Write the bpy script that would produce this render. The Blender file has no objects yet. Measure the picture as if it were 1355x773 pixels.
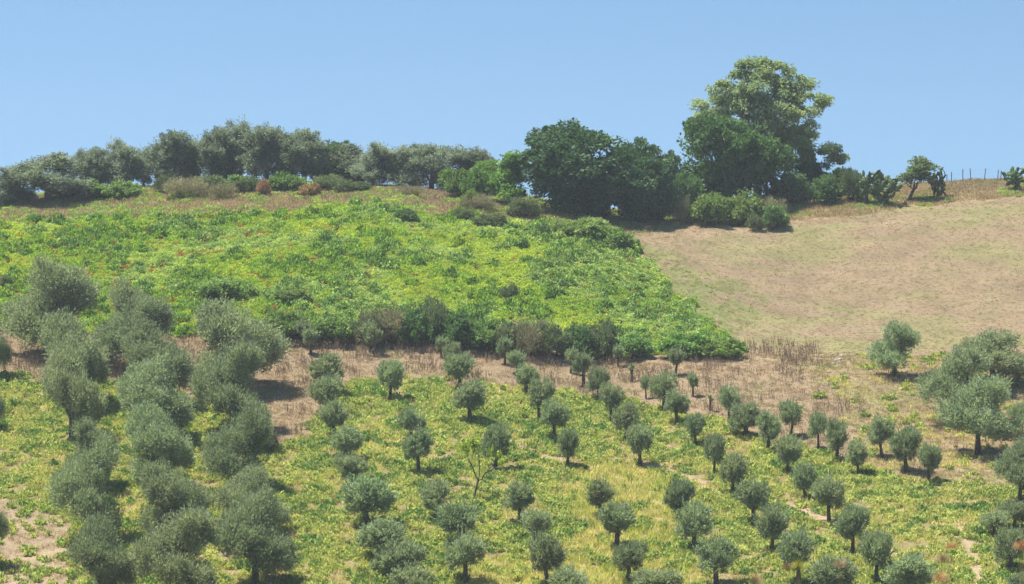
import bpy, math
import numpy as np
from mathutils import Vector, Matrix

# ----------------------------------------------------------------------------- camera, light, sky
SC = bpy.context.scene
COL = SC.collection
PW, PH = 1355.0, 773.0            # size of the photograph, used to read directions off it
FPX = 3842.0                      # focal length in those units (about 20 degrees across)
EYE_ROW = 300.0                   # row of the eye level
PITCH = math.atan((PH/2-EYE_ROW)/FPX)
EXPOSURE = 1.5
SUN_EL, SUN_DIR = math.radians(69), (-0.85, 0.15)
SUN_STRENGTH, SKY_STRENGTH = 4.3, 0.057
HAZE = 0.0002

cam_d = bpy.data.cameras.new('camera')
cam = bpy.data.objects.new('camera', cam_d); COL.objects.link(cam)
cam_d.sensor_width = 36.0
cam_d.lens = 36.0*FPX/PW
cam_d.clip_start, cam_d.clip_end = 0.5, 20000
cam.location = (0, 0, 0)
cam.rotation_euler = (math.pi/2-PITCH, 0, 0)
cam_d.dof.use_dof = True
cam_d.dof.focus_distance = 225
cam_d.dof.aperture_fstop = 7.1
SC.camera = cam

w = bpy.data.worlds.new('World'); SC.world = w; w.use_nodes = True
nt = w.node_tree
bg = nt.nodes['Background']
sky = nt.nodes.new('ShaderNodeTexSky'); sky.sky_type = 'NISHITA'; sky.sun_disc = False
sky.sun_elevation = SUN_EL
sky.sun_rotation = math.atan2(SUN_DIR[0], SUN_DIR[1])
sky.altitude = 300; sky.air_density = 1.0; sky.dust_density = 0.35; sky.ozone_density = 1.0
tc = nt.nodes.new('ShaderNodeTexCoord')
ad = nt.nodes.new('ShaderNodeVectorMath'); ad.operation = 'ADD'; ad.inputs[1].default_value = (0, 0, 0.20)
nm = nt.nodes.new('ShaderNodeVectorMath'); nm.operation = 'NORMALIZE'
nt.links.new(tc.outputs['Generated'], ad.inputs[0]); nt.links.new(ad.outputs[0], nm.inputs[0])
nt.links.new(nm.outputs[0], sky.inputs['Vector'])
hsv = nt.nodes.new('ShaderNodeHueSaturation'); hsv.inputs['Saturation'].default_value = 1.10; hsv.inputs['Hue'].default_value = 0.493
nt.links.new(sky.outputs[0], hsv.inputs['Color']); nt.links.new(hsv.outputs[0], bg.inputs['Color'])
bg.inputs['Strength'].default_value = SKY_STRENGTH

sd = bpy.data.lights.new('sun', 'SUN'); sd.energy = SUN_STRENGTH; sd.angle = math.radians(0.53); sd.color = (1.0, 0.94, 0.84)
sun = bpy.data.objects.new('sun', sd); COL.objects.link(sun)
sv = Vector((SUN_DIR[0], SUN_DIR[1], 0)).normalized()*math.cos(SUN_EL) + Vector((0, 0, math.sin(SUN_EL)))
sun.rotation_euler = sv.to_track_quat('Z', 'Y').to_euler()
sun.location = (0, 150, 120)

SC.view_settings.view_transform = 'Standard'; SC.view_settings.look = 'None'
SC.view_settings.exposure = EXPOSURE; SC.view_settings.gamma = 1.0; SC.view_settings.use_curve_mapping = False
SC.cycles.max_bounces = 6; SC.cycles.diffuse_bounces = 4; SC.cycles.transmission_bounces = 3
SC.cycles.volume_bounces = 0; SC.cycles.transparent_max_bounces = 4
SC.cycles.use_denoising = True; SC.cycles.denoiser = 'OPENIMAGEDENOISE'; SC.cycles.denoising_input_passes = 'RGB_ALBEDO_NORMAL'

# ----------------------------------------------------------------------------- helpers
RNG = np.random.default_rng(11)

def hash2(ix, iy, seed):
    h = (ix.astype(np.int64)*374761393 + iy.astype(np.int64)*668265263 + seed*974634777) & 0xffffffff
    h = ((h ^ (h >> 13))*1274126177) & 0xffffffff
    h = ((h ^ (h >> 16))*2246822519) & 0xffffffff
    return ((h ^ (h >> 15)) & 0xffffff)/float(0xffffff)

def vnoise(x, y, seed=0):
    x = np.asarray(x, float); y = np.asarray(y, float)
    ix, iy = np.floor(x), np.floor(y); fx, fy = x-ix, y-iy
    fx = fx*fx*(3-2*fx); fy = fy*fy*(3-2*fy)
    ix = ix.astype(np.int64); iy = iy.astype(np.int64)
    a, b = hash2(ix, iy, seed), hash2(ix+1, iy, seed)
    c, d = hash2(ix, iy+1, seed), hash2(ix+1, iy+1, seed)
    return (a*(1-fx)+b*fx)*(1-fy) + (c*(1-fx)+d*fx)*fy

def fbm(x, y, seed=0, octs=4):
    s = 0; a = 0.5; t = 0
    for o in range(octs):
        s = s + a*vnoise(x, y, seed+17*o); t += a; a *= 0.5; x = x*2.03+5.1; y = y*2.03+1.7
    return s/t

def pchip(x, y, xi):
    x = np.asarray(x, float); y = np.asarray(y, float); h = np.diff(x); d = np.diff(y)/h
    m = np.zeros_like(x)
    for k in range(1, len(x)-1):
        if d[k-1]*d[k] > 0:
            w1 = 2*h[k]+h[k-1]; w2 = h[k]+2*h[k-1]
            m[k] = (w1+w2)/(w1/d[k-1]+w2/d[k])
    m[0], m[-1] = d[0], d[-1]
    k = np.clip(np.searchsorted(x, xi)-1, 0, len(x)-2); t = (xi-x[k])/h[k]
    return ((2*t**3-3*t**2+1)*y[k] + (t**3-2*t**2+t)*h[k]*m[k] + (-2*t**3+3*t**2)*y[k+1] + (t**3-t**2)*h[k]*m[k+1])

CP, SP = math.cos(PITCH), math.sin(PITCH)
def ray(px, py):
    """direction of a pixel of the photograph, scaled to y = 1"""
    a = (np.asarray(px, float)-PW/2)/FPX; b = (PH/2-np.asarray(py, float))/FPX
    dy = CP + b*SP; dz = -SP + b*CP
    return a/dy, dz/dy
def project(x, y, z):
    f = y*CP - z*SP; u = y*SP + z*CP
    return PW/2 + FPX*x/f, PH/2 - FPX*u/f

# ----------------------------------------------------------------------------- terrain
#        column  grove top  bank top  crest (row, depth)  ridge (row, depth)
TERR = [(-300, 452, 440, 285, 272, 262, 288), (0, 455, 440, 285, 272, 262, 288), (200, 458, 440, 280, 272, 250, 288),
        (380, 455, 428, 272, 271, 245, 288), (500, 458, 428, 268, 270, 249, 286), (620, 463, 432, 285, 268, 255, 286),
        (720, 470, 442, 293, 266, 268, 284), (800, 478, 452, 303, 266, 280, 282), (860, 476, 457, 308, 268, 285, 282),
        (930, 472, 460, 302, 270, 275, 284), (1000, 472, 464, 297, 272, 264, 286), (1090, 474, 468, 290, 274, 254, 288),
        (1200, 474, 468, 276, 276, 246, 290), (1355, 470, 464, 263, 278, 238, 292), (1650, 465, 460, 255, 278, 230, 292)]
YT = np.concatenate([np.linspace(-300, 140, 60), np.arange(141, 340, 0.5), np.geomspace(341, 6000, 60)])
UT, ZT = [], []
for (c, g, b, cr, cd, rr, rd) in TERR:
    zz = lambda row, d: d*float(ray(c, row)[1])
    zr = zz(rr, rd)
    z773 = zz(773, 170); zg = zz(g, 228); sl = (zg-z773)/58.0
    ys = [-300, 0, 9, 25, 70, 118, 150, 170, 200, 228, 232.5, cd, rd, rd+5, rd+30, rd+90, rd+400, 6500]
    zs = [-3, -1.6, -1.7, -6, -18, z773-52*sl*.62, z773-20*sl, z773, z773+30*sl, zg, zz(b, 232.5), zz(cr, cd), zr, zr+0.1, zr-1.5, zr-9, zr-40, -80]
    UT.append(float(ray(c, PH/2)[0])); ZT.append(pchip(ys, zs, YT))
UT = np.array(UT); ZT = np.array(ZT)
UF = np.linspace(UT[0], UT[-1], 400)
ZF = np.stack([pchip(UT, ZT[:, j], UF) for j in range(len(YT))], 1)      # fine table

def height(x, y):
    x = np.asarray(x, float); y = np.asarray(y, float)
    u = np.clip(x/np.maximum(y, 150.0), UF[0], UF[-1])
    fu = (u-UF[0])/(UF[1]-UF[0]); iu = np.clip(fu.astype(int), 0, len(UF)-2); fu = fu-iu
    iy = np.clip(np.searchsorted(YT, y)-1, 0, len(YT)-2); fy = np.clip((y-YT[iy])/(YT[iy+1]-YT[iy]), 0, 1)
    z = (ZF[iu, iy]*(1-fu)+ZF[iu+1, iy]*fu)*(1-fy) + (ZF[iu, iy+1]*(1-fu)+ZF[iu+1, iy+1]*fu)*fy
    return z + (fbm(x/5.0, y/5.0, 3, 3)-0.5)*0.45 + (fbm(x/0.9, y/0.9, 9, 2)-0.5)*0.10

def on_ground(px, py, dmin=150.0, dmax=300.0):
    """first point of the ground seen in a direction"""
    dx, dz = ray(px, py)
    t = np.arange(dmin, dmax, 0.1)
    g = t*float(dz) - height(t*float(dx), t)
    k = np.nonzero(g < 0)[0]
    d = float(t[k[0]]) if len(k) else dmax-12
    return d*float(dx), d, float(height(np.array([d*float(dx)]), np.array([d]))[0])

def inpoly(px, py, poly):
    r = np.zeros(px.shape, bool); n = len(poly); j = n-1
    for i in range(n):
        xi, yi = poly[i]; xj, yj = poly[j]
        c = ((yi > py) != (yj > py)) & (px < (xj-xi)*(py-yi)/((yj-yi) or 1e-9)+xi)
        r ^= c; j = i
    return r

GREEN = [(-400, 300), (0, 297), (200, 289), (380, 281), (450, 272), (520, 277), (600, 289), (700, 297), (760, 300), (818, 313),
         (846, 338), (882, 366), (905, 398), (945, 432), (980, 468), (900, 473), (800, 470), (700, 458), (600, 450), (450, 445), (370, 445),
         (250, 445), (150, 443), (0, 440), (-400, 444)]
DRYBAND = [(-400, 440), (0, 436), (160, 440), (370, 440), (600, 448), (800, 468), (975, 468), (1050, 478), (1095, 515), (1135, 570), (1120, 606), (1010, 572), (930, 548), (860, 532), (780, 528),
           (700, 512), (560, 502), (470, 505), (410, 560), (365, 610), (330, 560), (200, 510), (100, 510), (0, 500), (-400, 500)]
SLOPE = [(975, 462), (1085, 470), (1200, 474), (1355, 468), (1800, 460), (1800, 645), (1355, 642), (1250, 640), (1170, 622), (1100, 606), (1010, 578), (960, 545)]
FIELD = [(822, 312), (900, 300), (1000, 296), (1090, 289), (1200, 274), (1355, 261), (1800, 250), (1800, 468), (1355, 472), (1200, 474), (1085, 472), (975, 470), (930, 430), (890, 385), (850, 345)]
BEIGEPATCH = [(-300, 650), (30, 668), (90, 690), (105, 740), (100, 800), (-300, 800)]
GRASSPATCH = [(740, 640), (800, 615), (880, 625), (905, 660), (890, 720), (930, 800), (560, 800), (640, 745), (735, 735), (770, 690)]
PATHS = [[(850, 612), (935, 640)], [(1035, 664), (1120, 700), (1180, 735)], [(680, 590), (740, 610)], [(1270, 700), (1300, 770)]]
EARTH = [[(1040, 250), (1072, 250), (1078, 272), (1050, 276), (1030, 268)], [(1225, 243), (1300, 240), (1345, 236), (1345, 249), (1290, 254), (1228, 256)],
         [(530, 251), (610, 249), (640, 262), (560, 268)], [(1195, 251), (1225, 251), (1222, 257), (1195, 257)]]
RIDGE = [(-400, 240), (1800, 215), (1800, 252), (1355, 262), (1200, 275), (1090, 290), (1000, 297), (900, 302), (822, 312), (760, 300), (700, 297), (600, 289), (520, 277), (450, 272), (380, 281), (200, 289), (0, 297), (-400, 300)]

def segdist(px, py, a, b):
    ax, ay = a; bx, by = b
    t = np.clip(((px-ax)*(bx-ax)+(py-ay)*(by-ay))/((bx-ax)**2+(by-ay)**2), 0, 1)
    return np.hypot(px-ax-t*(bx-ax), (py-ay-t*(by-ay))*1.6)

def zones(x, y):
    """which growth a point of the ground carries, edges made ragged"""
    z = height(x, y)
    px, py = project(x, y, z)
    jx = (fbm(x/2.2, y/2.2, 21, 3)-0.5); jy = (fbm(x/2.2, y/2.2, 33, 3)-0.5)
    qx, qy = px+jx*60, py+jy*26
    d = {}
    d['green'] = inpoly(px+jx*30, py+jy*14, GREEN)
    d['field'] = inpoly(px+jx*30, py+jy*10, FIELD) & ~d['green']
    d['ridge'] = inpoly(px+jx*20, py+jy*6, RIDGE) & ~d['green'] & ~d['field']
    d['ridge'] |= (y > 285)
    d['green'] &= ~(y > 285); d['field'] &= ~(y > 285)
    d['slope'] = inpoly(qx, qy, SLOPE) & ~d['green'] & ~d['field']
    d['dry'] = inpoly(qx, qy, DRYBAND) & ~d['green'] & ~d['field']
    d['slope'] &= ~d['dry']
    rest = ~(d['green'] | d['field'] | d['ridge'] | d['slope'] | d['dry'])
    d['beige'] = inpoly(qx, qy, BEIGEPATCH) & rest
    d['grass'] = inpoly(qx, qy, GRASSPATCH) & rest & ~d['beige']
    pd = np.full(px.shape, 99.0)
    for p in PATHS:
        for a, b in zip(p[:-1], p[1:]): pd = np.minimum(pd, segdist(px, py, a, b))
    d['path'] = (pd + jx*14 < 7) & (rest | d['grass'])
    e = np.zeros(px.shape, bool)
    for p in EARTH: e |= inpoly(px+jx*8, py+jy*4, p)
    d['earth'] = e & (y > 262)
    d['grove'] = rest & ~d['beige'] & ~d['grass'] & ~d['path']
    d['px'], d['py'], d['z'] = px, py, z
    return d

# ----------------------------------------------------------------------------- materials
def new_mat(name):
    m = bpy.data.materials.new(name); m.use_nodes = True
    n = m.node_tree; n.nodes.clear()
    out = n.nodes.new('ShaderNodeOutputMaterial')
    return m, n, out

def rgb(c): return (c[0], c[1], c[2], 1.0)

def leaf_mat(name, dark, light, trans=0.3, gloss=0.05, rough=0.45, instancer=False, alt=None, hue=0.02):
    """leaf colour runs between two tones by a value stored on each leaf, with a drift per plant"""
    m, n, out = new_mat(name); L = n.links.new
    at = n.nodes.new('ShaderNodeAttribute'); at.attribute_name = 'tint'
    mix = n.nodes.new('ShaderNodeMix'); mix.data_type = 'RGBA'
    mix.inputs[6].default_value = rgb(dark); mix.inputs[7].default_value = rgb(light)
    L(at.outputs['Fac'], mix.inputs[0]); col = mix.outputs[2]
    if alt is not None:                     # a second leaf colour, chosen plant by plant
        ai = n.nodes.new('ShaderNodeAttribute'); ai.attribute_type = 'INSTANCER'; ai.attribute_name = 'kindness'
        mx = n.nodes.new('ShaderNodeMix'); mx.data_type = 'RGBA'; mx.inputs[7].default_value = rgb(alt)
        L(ai.outputs['Fac'], mx.inputs[0]); L(col, mx.inputs[6])
        # keep leaf to leaf variation inside the second colour
        mu = n.nodes.new('ShaderNodeMath'); mu.operation = 'MULTIPLY_ADD'; mu.inputs[1].default_value = 0.7; mu.inputs[2].default_value = 0.65
        L(at.outputs['Fac'], mu.inputs[0])
        sc = n.nodes.new('ShaderNodeVectorMath'); sc.operation = 'SCALE'
        L(mx.outputs[2], sc.inputs[0]); L(mu.outputs[0], sc.inputs['Scale']); col = sc.outputs[0]
    oi = n.nodes.new('ShaderNodeObjectInfo')
    hs = n.nodes.new('ShaderNodeHueSaturation')
    mr = n.nodes.new('ShaderNodeMapRange'); mr.inputs['To Min'].default_value = 0.5-hue; mr.inputs['To Max'].default_value = 0.5+hue
    mv = n.nodes.new('ShaderNodeMapRange'); mv.inputs['To Min'].default_value = 0.84; mv.inputs['To Max'].default_value = 1.16
    fr = n.nodes.new('ShaderNodeMath'); fr.operation = 'FRACT'; fm = n.nodes.new('ShaderNodeMath'); fm.operation = 'MULTIPLY'; fm.inputs[1].default_value = 7.31
    L(oi.outputs['Random'], mr.inputs[0]); L(oi.outputs['Random'], fm.inputs[0]); L(fm.outputs[0], fr.inputs[0]); L(fr.outputs[0], mv.inputs[0])
    L(mr.outputs[0], hs.inputs['Hue']); L(mv.outputs[0], hs.inputs['Value']); L(col, hs.inputs['Color'])
    df = n.nodes.new('ShaderNodeBsdfDiffuse'); tr = n.nodes.new('ShaderNodeBsdfTranslucent'); gl = n.nodes.new('ShaderNodeBsdfGlossy')
    gl.inputs['Roughness'].default_value = rough; gl.inputs['Color'].default_value = (1, 1, 1, 1)
    L(hs.outputs[0], df.inputs['Color'])
    br = n.nodes.new('ShaderNodeMix'); br.data_type = 'RGBA'; br.blend_type = 'MULTIPLY'; br.inputs[0].default_value = 1.0
    br.inputs[7].default_value = (1.1, 1.2, 0.72, 1); L(hs.outputs[0], br.inputs[6]); L(br.outputs[2], tr.inputs['Color'])
    m1 = n.nodes.new('ShaderNodeMixShader'); m1.inputs[0].default_value = trans; L(df.outputs[0], m1.inputs[1]); L(tr.outputs[0], m1.inputs[2])
    m2 = n.nodes.new('ShaderNodeMixShader'); m2.inputs[0].default_value = gloss; L(m1.outputs[0], m2.inputs[1]); L(gl.outputs[0], m2.inputs[2])
    L(m2.outputs[0], out.inputs['Surface'])
    return m

def plain_mat(name, c1, c2, scale=8.0, rough=0.9, bump=0.4):
    m, n, out = new_mat(name); L = n.links.new
    tcn = n.nodes.new('ShaderNodeTexCoord')
    no = n.nodes.new('ShaderNodeTexNoise'); no.inputs['Scale'].default_value = scale; no.inputs['Detail'].default_value = 6
    L(tcn.outputs['Object'], no.inputs['Vector'])
    rp = n.nodes.new('ShaderNodeValToRGB'); rp.color_ramp.elements[0].position = 0.35; rp.color_ramp.elements[1].position = 0.68
    rp.color_ramp.elements[0].color = rgb(c1); rp.color_ramp.elements[1].color = rgb(c2)
    L(no.outputs['Fac'], rp.inputs[0])
    bp = n.nodes.new('ShaderNodeBump'); bp.inputs['Strength'].default_value = bump; bp.inputs['Distance'].default_value = 0.03; L(no.outputs['Fac'], bp.inputs['Height'])
    b = n.nodes.new('ShaderNodeBsdfPrincipled'); b.inputs['Roughness'].default_value = rough; b.inputs['Specular IOR Level'].default_value = 0.2
    L(rp.outputs[0], b.inputs['Base Color']); L(bp.outputs[0], b.inputs['Normal']); L(b.outputs[0], out.inputs['Surface'])
    return m

def ground_mat():
    m, n, out = new_mat('soil and dry grass'); L = n.links.new
    at = n.nodes.new('ShaderNodeAttribute'); at.attribute_name = 'soil'
    geo = n.nodes.new('ShaderNodeNewGeometry')
    def noise(s, d, rgh=0.55):
        x = n.nodes.new('ShaderNodeTexNoise'); x.inputs['Scale'].default_value = s; x.inputs['Detail'].default_value = d; x.inputs['Roughness'].default_value = rgh
        L(geo.outputs['Position'], x.inputs['Vector']); return x
    n1, n2 = noise(0.35, 5), noise(5.0, 5, 0.7)
    a = n.nodes.new('ShaderNodeMapRange'); a.inputs['From Min'].default_value = 0.3; a.inputs['From Max'].default_value = 0.7; a.inputs['To Min'].default_value = 0.86; a.inputs['To Max'].default_value = 1.14
    b = n.nodes.new('ShaderNodeMapRange'); b.inputs['From Min'].default_value = 0.3; b.inputs['From Max'].default_value = 0.7; b.inputs['To Min'].default_value = 0.72; b.inputs['To Max'].default_value = 1.28
    L(n1.outputs['Fac'], a.inputs[0]); L(n2.outputs['Fac'], b.inputs[0])
    mu = n.nodes.new('ShaderNodeMath'); mu.operation = 'MULTIPLY'; L(a.outputs[0], mu.inputs[0]); L(b.outputs[0], mu.inputs[1])
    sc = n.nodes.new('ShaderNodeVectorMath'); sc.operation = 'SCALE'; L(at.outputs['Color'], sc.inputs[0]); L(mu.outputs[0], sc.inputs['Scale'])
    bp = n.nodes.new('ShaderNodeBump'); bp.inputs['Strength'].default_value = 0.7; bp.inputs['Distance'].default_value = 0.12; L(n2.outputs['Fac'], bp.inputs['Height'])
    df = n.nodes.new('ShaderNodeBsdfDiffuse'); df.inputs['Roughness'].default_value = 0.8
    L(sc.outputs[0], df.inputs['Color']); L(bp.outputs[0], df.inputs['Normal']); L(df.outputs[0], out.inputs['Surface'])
    return m

M_GROUND = ground_mat()
M_BARK = plain_mat('olive bark', (0.035, 0.028, 0.022), (0.13, 0.11, 0.09), 9)
M_BARKPALE = plain_mat('pale bark', (0.10, 0.085, 0.065), (0.30, 0.27, 0.22), 3)
M_DEAD = plain_mat('dead grey wood', (0.14, 0.12, 0.10), (0.34, 0.31, 0.27), 9)
M_POST = plain_mat('weathered post', (0.05, 0.045, 0.04), (0.16, 0.14, 0.12), 6)
M_WIRE = plain_mat('wire', (0.2, 0.2, 0.2), (0.3, 0.3, 0.3), 6, 0.5)
M_STONE = plain_mat('pale stone', (0.20, 0.18, 0.15), (0.38, 0.35, 0.30), 4)
M_OLIVE = leaf_mat('olive leaves', (0.145, 0.198, 0.104), (0.390, 0.445, 0.290), 0.40, 0.0, 0.6)
M_OLIVEOLD = leaf_mat('old olive leaves', (0.140, 0.180, 0.098), (0.355, 0.400, 0.258), 0.40, 0.0, 0.6)
M_OLIVERIDGE = leaf_mat('ridge olive leaves', (0.120, 0.156, 0.122), (0.310, 0.345, 0.280), 0.38, 0.0, 0.6)
M_OAK = leaf_mat('dark oak leaves', (0.040, 0.085, 0.042), (0.125, 0.205, 0.080), 0.30, 0.015, 0.6)
M_ROUND = leaf_mat('carob leaves', (0.055, 0.105, 0.036), (0.165, 0.250, 0.082), 0.32, 0.01, 0.6)
M_DARKBUSH = leaf_mat('hedge leaves', (0.062, 0.118, 0.046), (0.180, 0.265, 0.098), 0.32, 0.0, 0.6)
M_EUC = leaf_mat('eucalyptus leaves', (0.115, 0.178, 0.080), (0.310, 0.390, 0.185), 0.38, 0.0, 0.6)
M_BRIGHT = leaf_mat('bright leaves', (0.085, 0.165, 0.040), (0.220, 0.340, 0.085), 0.35, 0.01, 0.6)
M_BRAMBLE = leaf_mat('bramble leaves', (0.105, 0.180, 0.052), (0.280, 0.385, 0.135), 0.35, 0.0, 0.6)
M_SCRUB = leaf_mat('scrub leaves', (0.075, 0.112, 0.050), (0.215, 0.260, 0.125), 0.28, 0.01, 0.6)
M_BROWNBUSH = leaf_mat('dry twigs', (0.200, 0.190, 0.115), (0.380, 0.355, 0.220), 0.25, 0.0)
M_RUSTBUSH = leaf_mat('rusty dead leaves', (0.32, 0.20, 0.11), (0.50, 0.34, 0.20), 0.2, 0.0)
M_YELLOWLEAF = leaf_mat('yellow green leaves', (0.20, 0.26, 0.02), (0.42, 0.46, 0.05), 0.35, 0.03)
M_CACTUS = leaf_mat('cactus pads', (0.040, 0.078, 0.034), (0.105, 0.155, 0.065), 0.0, 0.0)
M_COVER = leaf_mat('field brambles', (0.130, 0.235, 0.030), (0.370, 0.530, 0.085), 0.40, 0.0, alt=(0.46, 0.52, 0.080), hue=0.015)
M_DARKCOVER = leaf_mat('dark brambles', (0.060, 0.125, 0.030), (0.190, 0.310, 0.075), 0.33, 0.0, alt=(0.24, 0.36, 0.09), hue=0.012)
M_RUSTFERN = leaf_mat('rusty fern', (0.26, 0.13, 0.035), (0.46, 0.27, 0.07), 0.3, 0.0, hue=0.012)
M_PALE = leaf_mat('pale brambles', (0.175, 0.275, 0.080), (0.400, 0.510, 0.190), 0.38, 0.0, alt=(0.44, 0.53, 0.14), hue=0.012)
M_HERB = leaf_mat('grove herbs', (0.165, 0.230, 0.058), (0.430, 0.500, 0.145), 0.38, 0.0, alt=(0.52, 0.52, 0.18), hue=0.015)
M_GRASS = leaf_mat('yellow grass', (0.270, 0.300, 0.060), (0.56, 0.56, 0.16), 0.38, 0.0, alt=(0.62, 0.53, 0.24), hue=0.01)
M_STRAW = leaf_mat('straw', (0.25, 0.182, 0.112), (0.44, 0.335, 0.22), 0.30, 0.0, alt=(0.27, 0.30, 0.11), hue=0.01)
M_STALK = leaf_mat('dry stalks', (0.16, 0.115, 0.085), (0.30, 0.22, 0.16), 0.1, 0.0, hue=0.01)

# ----------------------------------------------------------------------------- mesh builders
def mesh_from(name, V, F, mat, tint=None, smooth=False):
    """V (n,3), F (m,4) quads"""
    me = bpy.data.meshes.new(name)
    V = np.asarray(V, np.float32); F = np.asarray(F, np.int32)
    me.vertices.add(len(V)); me.vertices.foreach_set('co', V.ravel())
    k = F.shape[1]
    me.loops.add(F.size); me.loops.foreach_set('vertex_index', F.ravel())
    me.polygons.add(len(F)); me.polygons.foreach_set('loop_start', np.arange(0, F.size, k, dtype=np.int32))
    me.polygons.foreach_set('loop_total', np.full(len(F), k, np.int32))
    if smooth: me.polygons.foreach_set('use_smooth', np.ones(len(F), bool))
    if tint is not None:
        a = me.attributes.new('tint', 'FLOAT', 'FACE'); a.data.foreach_set('value', np.asarray(tint, np.float32))
    me.materials.append(mat); me.update(calc_edges=True)
    return me

def norm(v): return v/np.maximum(np.linalg.norm(v, axis=-1, keepdims=True), 1e-9)

def leaf_quads(P, D, N, L, W):
    """pointed leaves: base, side, tip, side; D along, N facing"""
    S = norm(np.cross(D, N)); L = L[:, None]; W = W[:, None]
    V = np.stack([P-D*L*.5, P+S*W*.5, P+D*L*.5, P-S*W*.5], 1).reshape(-1, 3)
    return V, np.arange(len(V)).reshape(-1, 4)

def rdir(rng, n): return norm(rng.normal(size=(n, 3)))

def crown(rng, lobes, n, nclump, csize, L, W, shell=0.45, out=0.8, up=0.3, rnd=0.7, face=0.6, droop=0.0, low=-0.6, tall=0.85):
    """leaves gathered in clumps through the outer part of each lobe"""
    lb = np.array(lobes, float)
    wgt = (lb[:, 3]*lb[:, 4]*lb[:, 5])**(2/3); wgt /= wgt.sum()
    li = rng.choice(len(lb), nclump, p=wgt)
    d = rdir(rng, nclump*3); d = d[d[:, 2] > low][:nclump]
    r = shell+(1-shell)*np.sqrt(rng.random(nclump))
    C = lb[li, :3] + d*lb[li, 3:6]*r[:, None]
    cs = csize*(0.6+0.8*rng.random(nclump))*(lb[li, 3:6].mean(1)/lb[:, 3:6].mean())**0.3
    ct = rng.normal(0, 0.16, nclump)
    k = rng.integers(0, nclump, n)
    off = rdir(rng, n)*(rng.random(n)**(1/2.2))[:, None]
    P = C[k] + off*cs[k][:, None]*np.array([1, 1, tall])
    o = norm(norm((P-lb[li[k], :3])/lb[li[k], 3:6]**1.0) + 0.8*off)
    D = norm(o*out + np.array([0, 0, up-droop]) + rdir(rng, n)*rnd)
    N = norm(o*face*.5 + np.array([0, 0, face*0.75]) + rdir(rng, n)*0.75)
    t = np.clip(0.45 + ct[k] + rng.normal(0, 0.2, n), 0, 1)
    V, F = leaf_quads(P, D, N, L*(0.6+0.8*rng.random(n)), W*(0.7+0.6*rng.random(n)))
    return V, F, t

def tubes(paths, sides=7):
    Vs, Fs, o = [], [], 0
    for pts, rad in paths:
        pts = np.array(pts, float); n = len(pts)
        tan = norm(np.gradient(pts, axis=0))
        ref = np.array([1.0, 0.13, 0.2])
        s = norm(np.cross(tan, ref)); t = np.cross(s, tan)
        ang = np.arange(sides)/sides*2*math.pi
        for i in range(n):
            rr = rad[i]*(1+0.12*np.sin(ang*2+i))
            Vs.append(pts[i] + (s[i]*np.cos(ang)[:, None] + t[i]*np.sin(ang)[:, None])*rr[:, None])
        for i in range(n-1):
            for j in range(sides):
                a = o+i*sides+j; b = o+i*sides+(j+1) % sides
                Fs.append((a, b, b+sides, a+sides))
        o += n*sides
    return np.concatenate(Vs), np.array(Fs)

def limb(rng, a, b, r0, r1, n=5, wob=0.06):
    a, b = np.array(a, float), np.array(b, float); t = np.linspace(0, 1, n)[:, None]
    p = a+(b-a)*t; ln = np.linalg.norm(b-a)
    p[1:-1] += rng.normal(0, wob*ln, (n-2, 3)); p[:, 2] += np.sin(t[:, 0]*math.pi)*-0.04*ln
    return p, np.linspace(r0, r1, n)

class Kind: pass
KINDS = {}
def kind(name, W, H, parts):
    k = Kind(); k.parts = parts; KINDS[name] = k
    me = parts[-1][1]; co = np.empty(len(me.vertices)*3, np.float32); me.vertices.foreach_get('co', co); co = co.reshape(-1, 3)
    lo, hi = np.percentile(co, 1.0, axis=0), np.percentile(co, 99.0, axis=0)      # real extents of the foliage
    k.W, k.H = float((hi-lo)[:2].mean()), float(hi[2])

def trunk_paths(rng, h, r, fork, ends, lean=(0, 0), r_end=0.25):
    base = [(-0.0, 0, -0.35), (0, 0, 0.02), (lean[0]*.4, lean[1]*.4, h*.45), (lean[0], lean[1], h)]
    P = [(base, [r*1.5, r*1.25, r, r*.85])]
    for e in ends:
        P.append(limb(rng, (lean[0], lean[1], h*0.93), e, r*.55, r*r_end*.4))
        m = (np.array(e)*.6+np.array([lean[0], lean[1], h])*.4)
        for q in range(fork):
            P.append(limb(rng, m, np.array(e)+rng.normal(0, .25, 3)*np.linalg.norm(m)*.5, r*.3, r*.08, 4))
    return P

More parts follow.
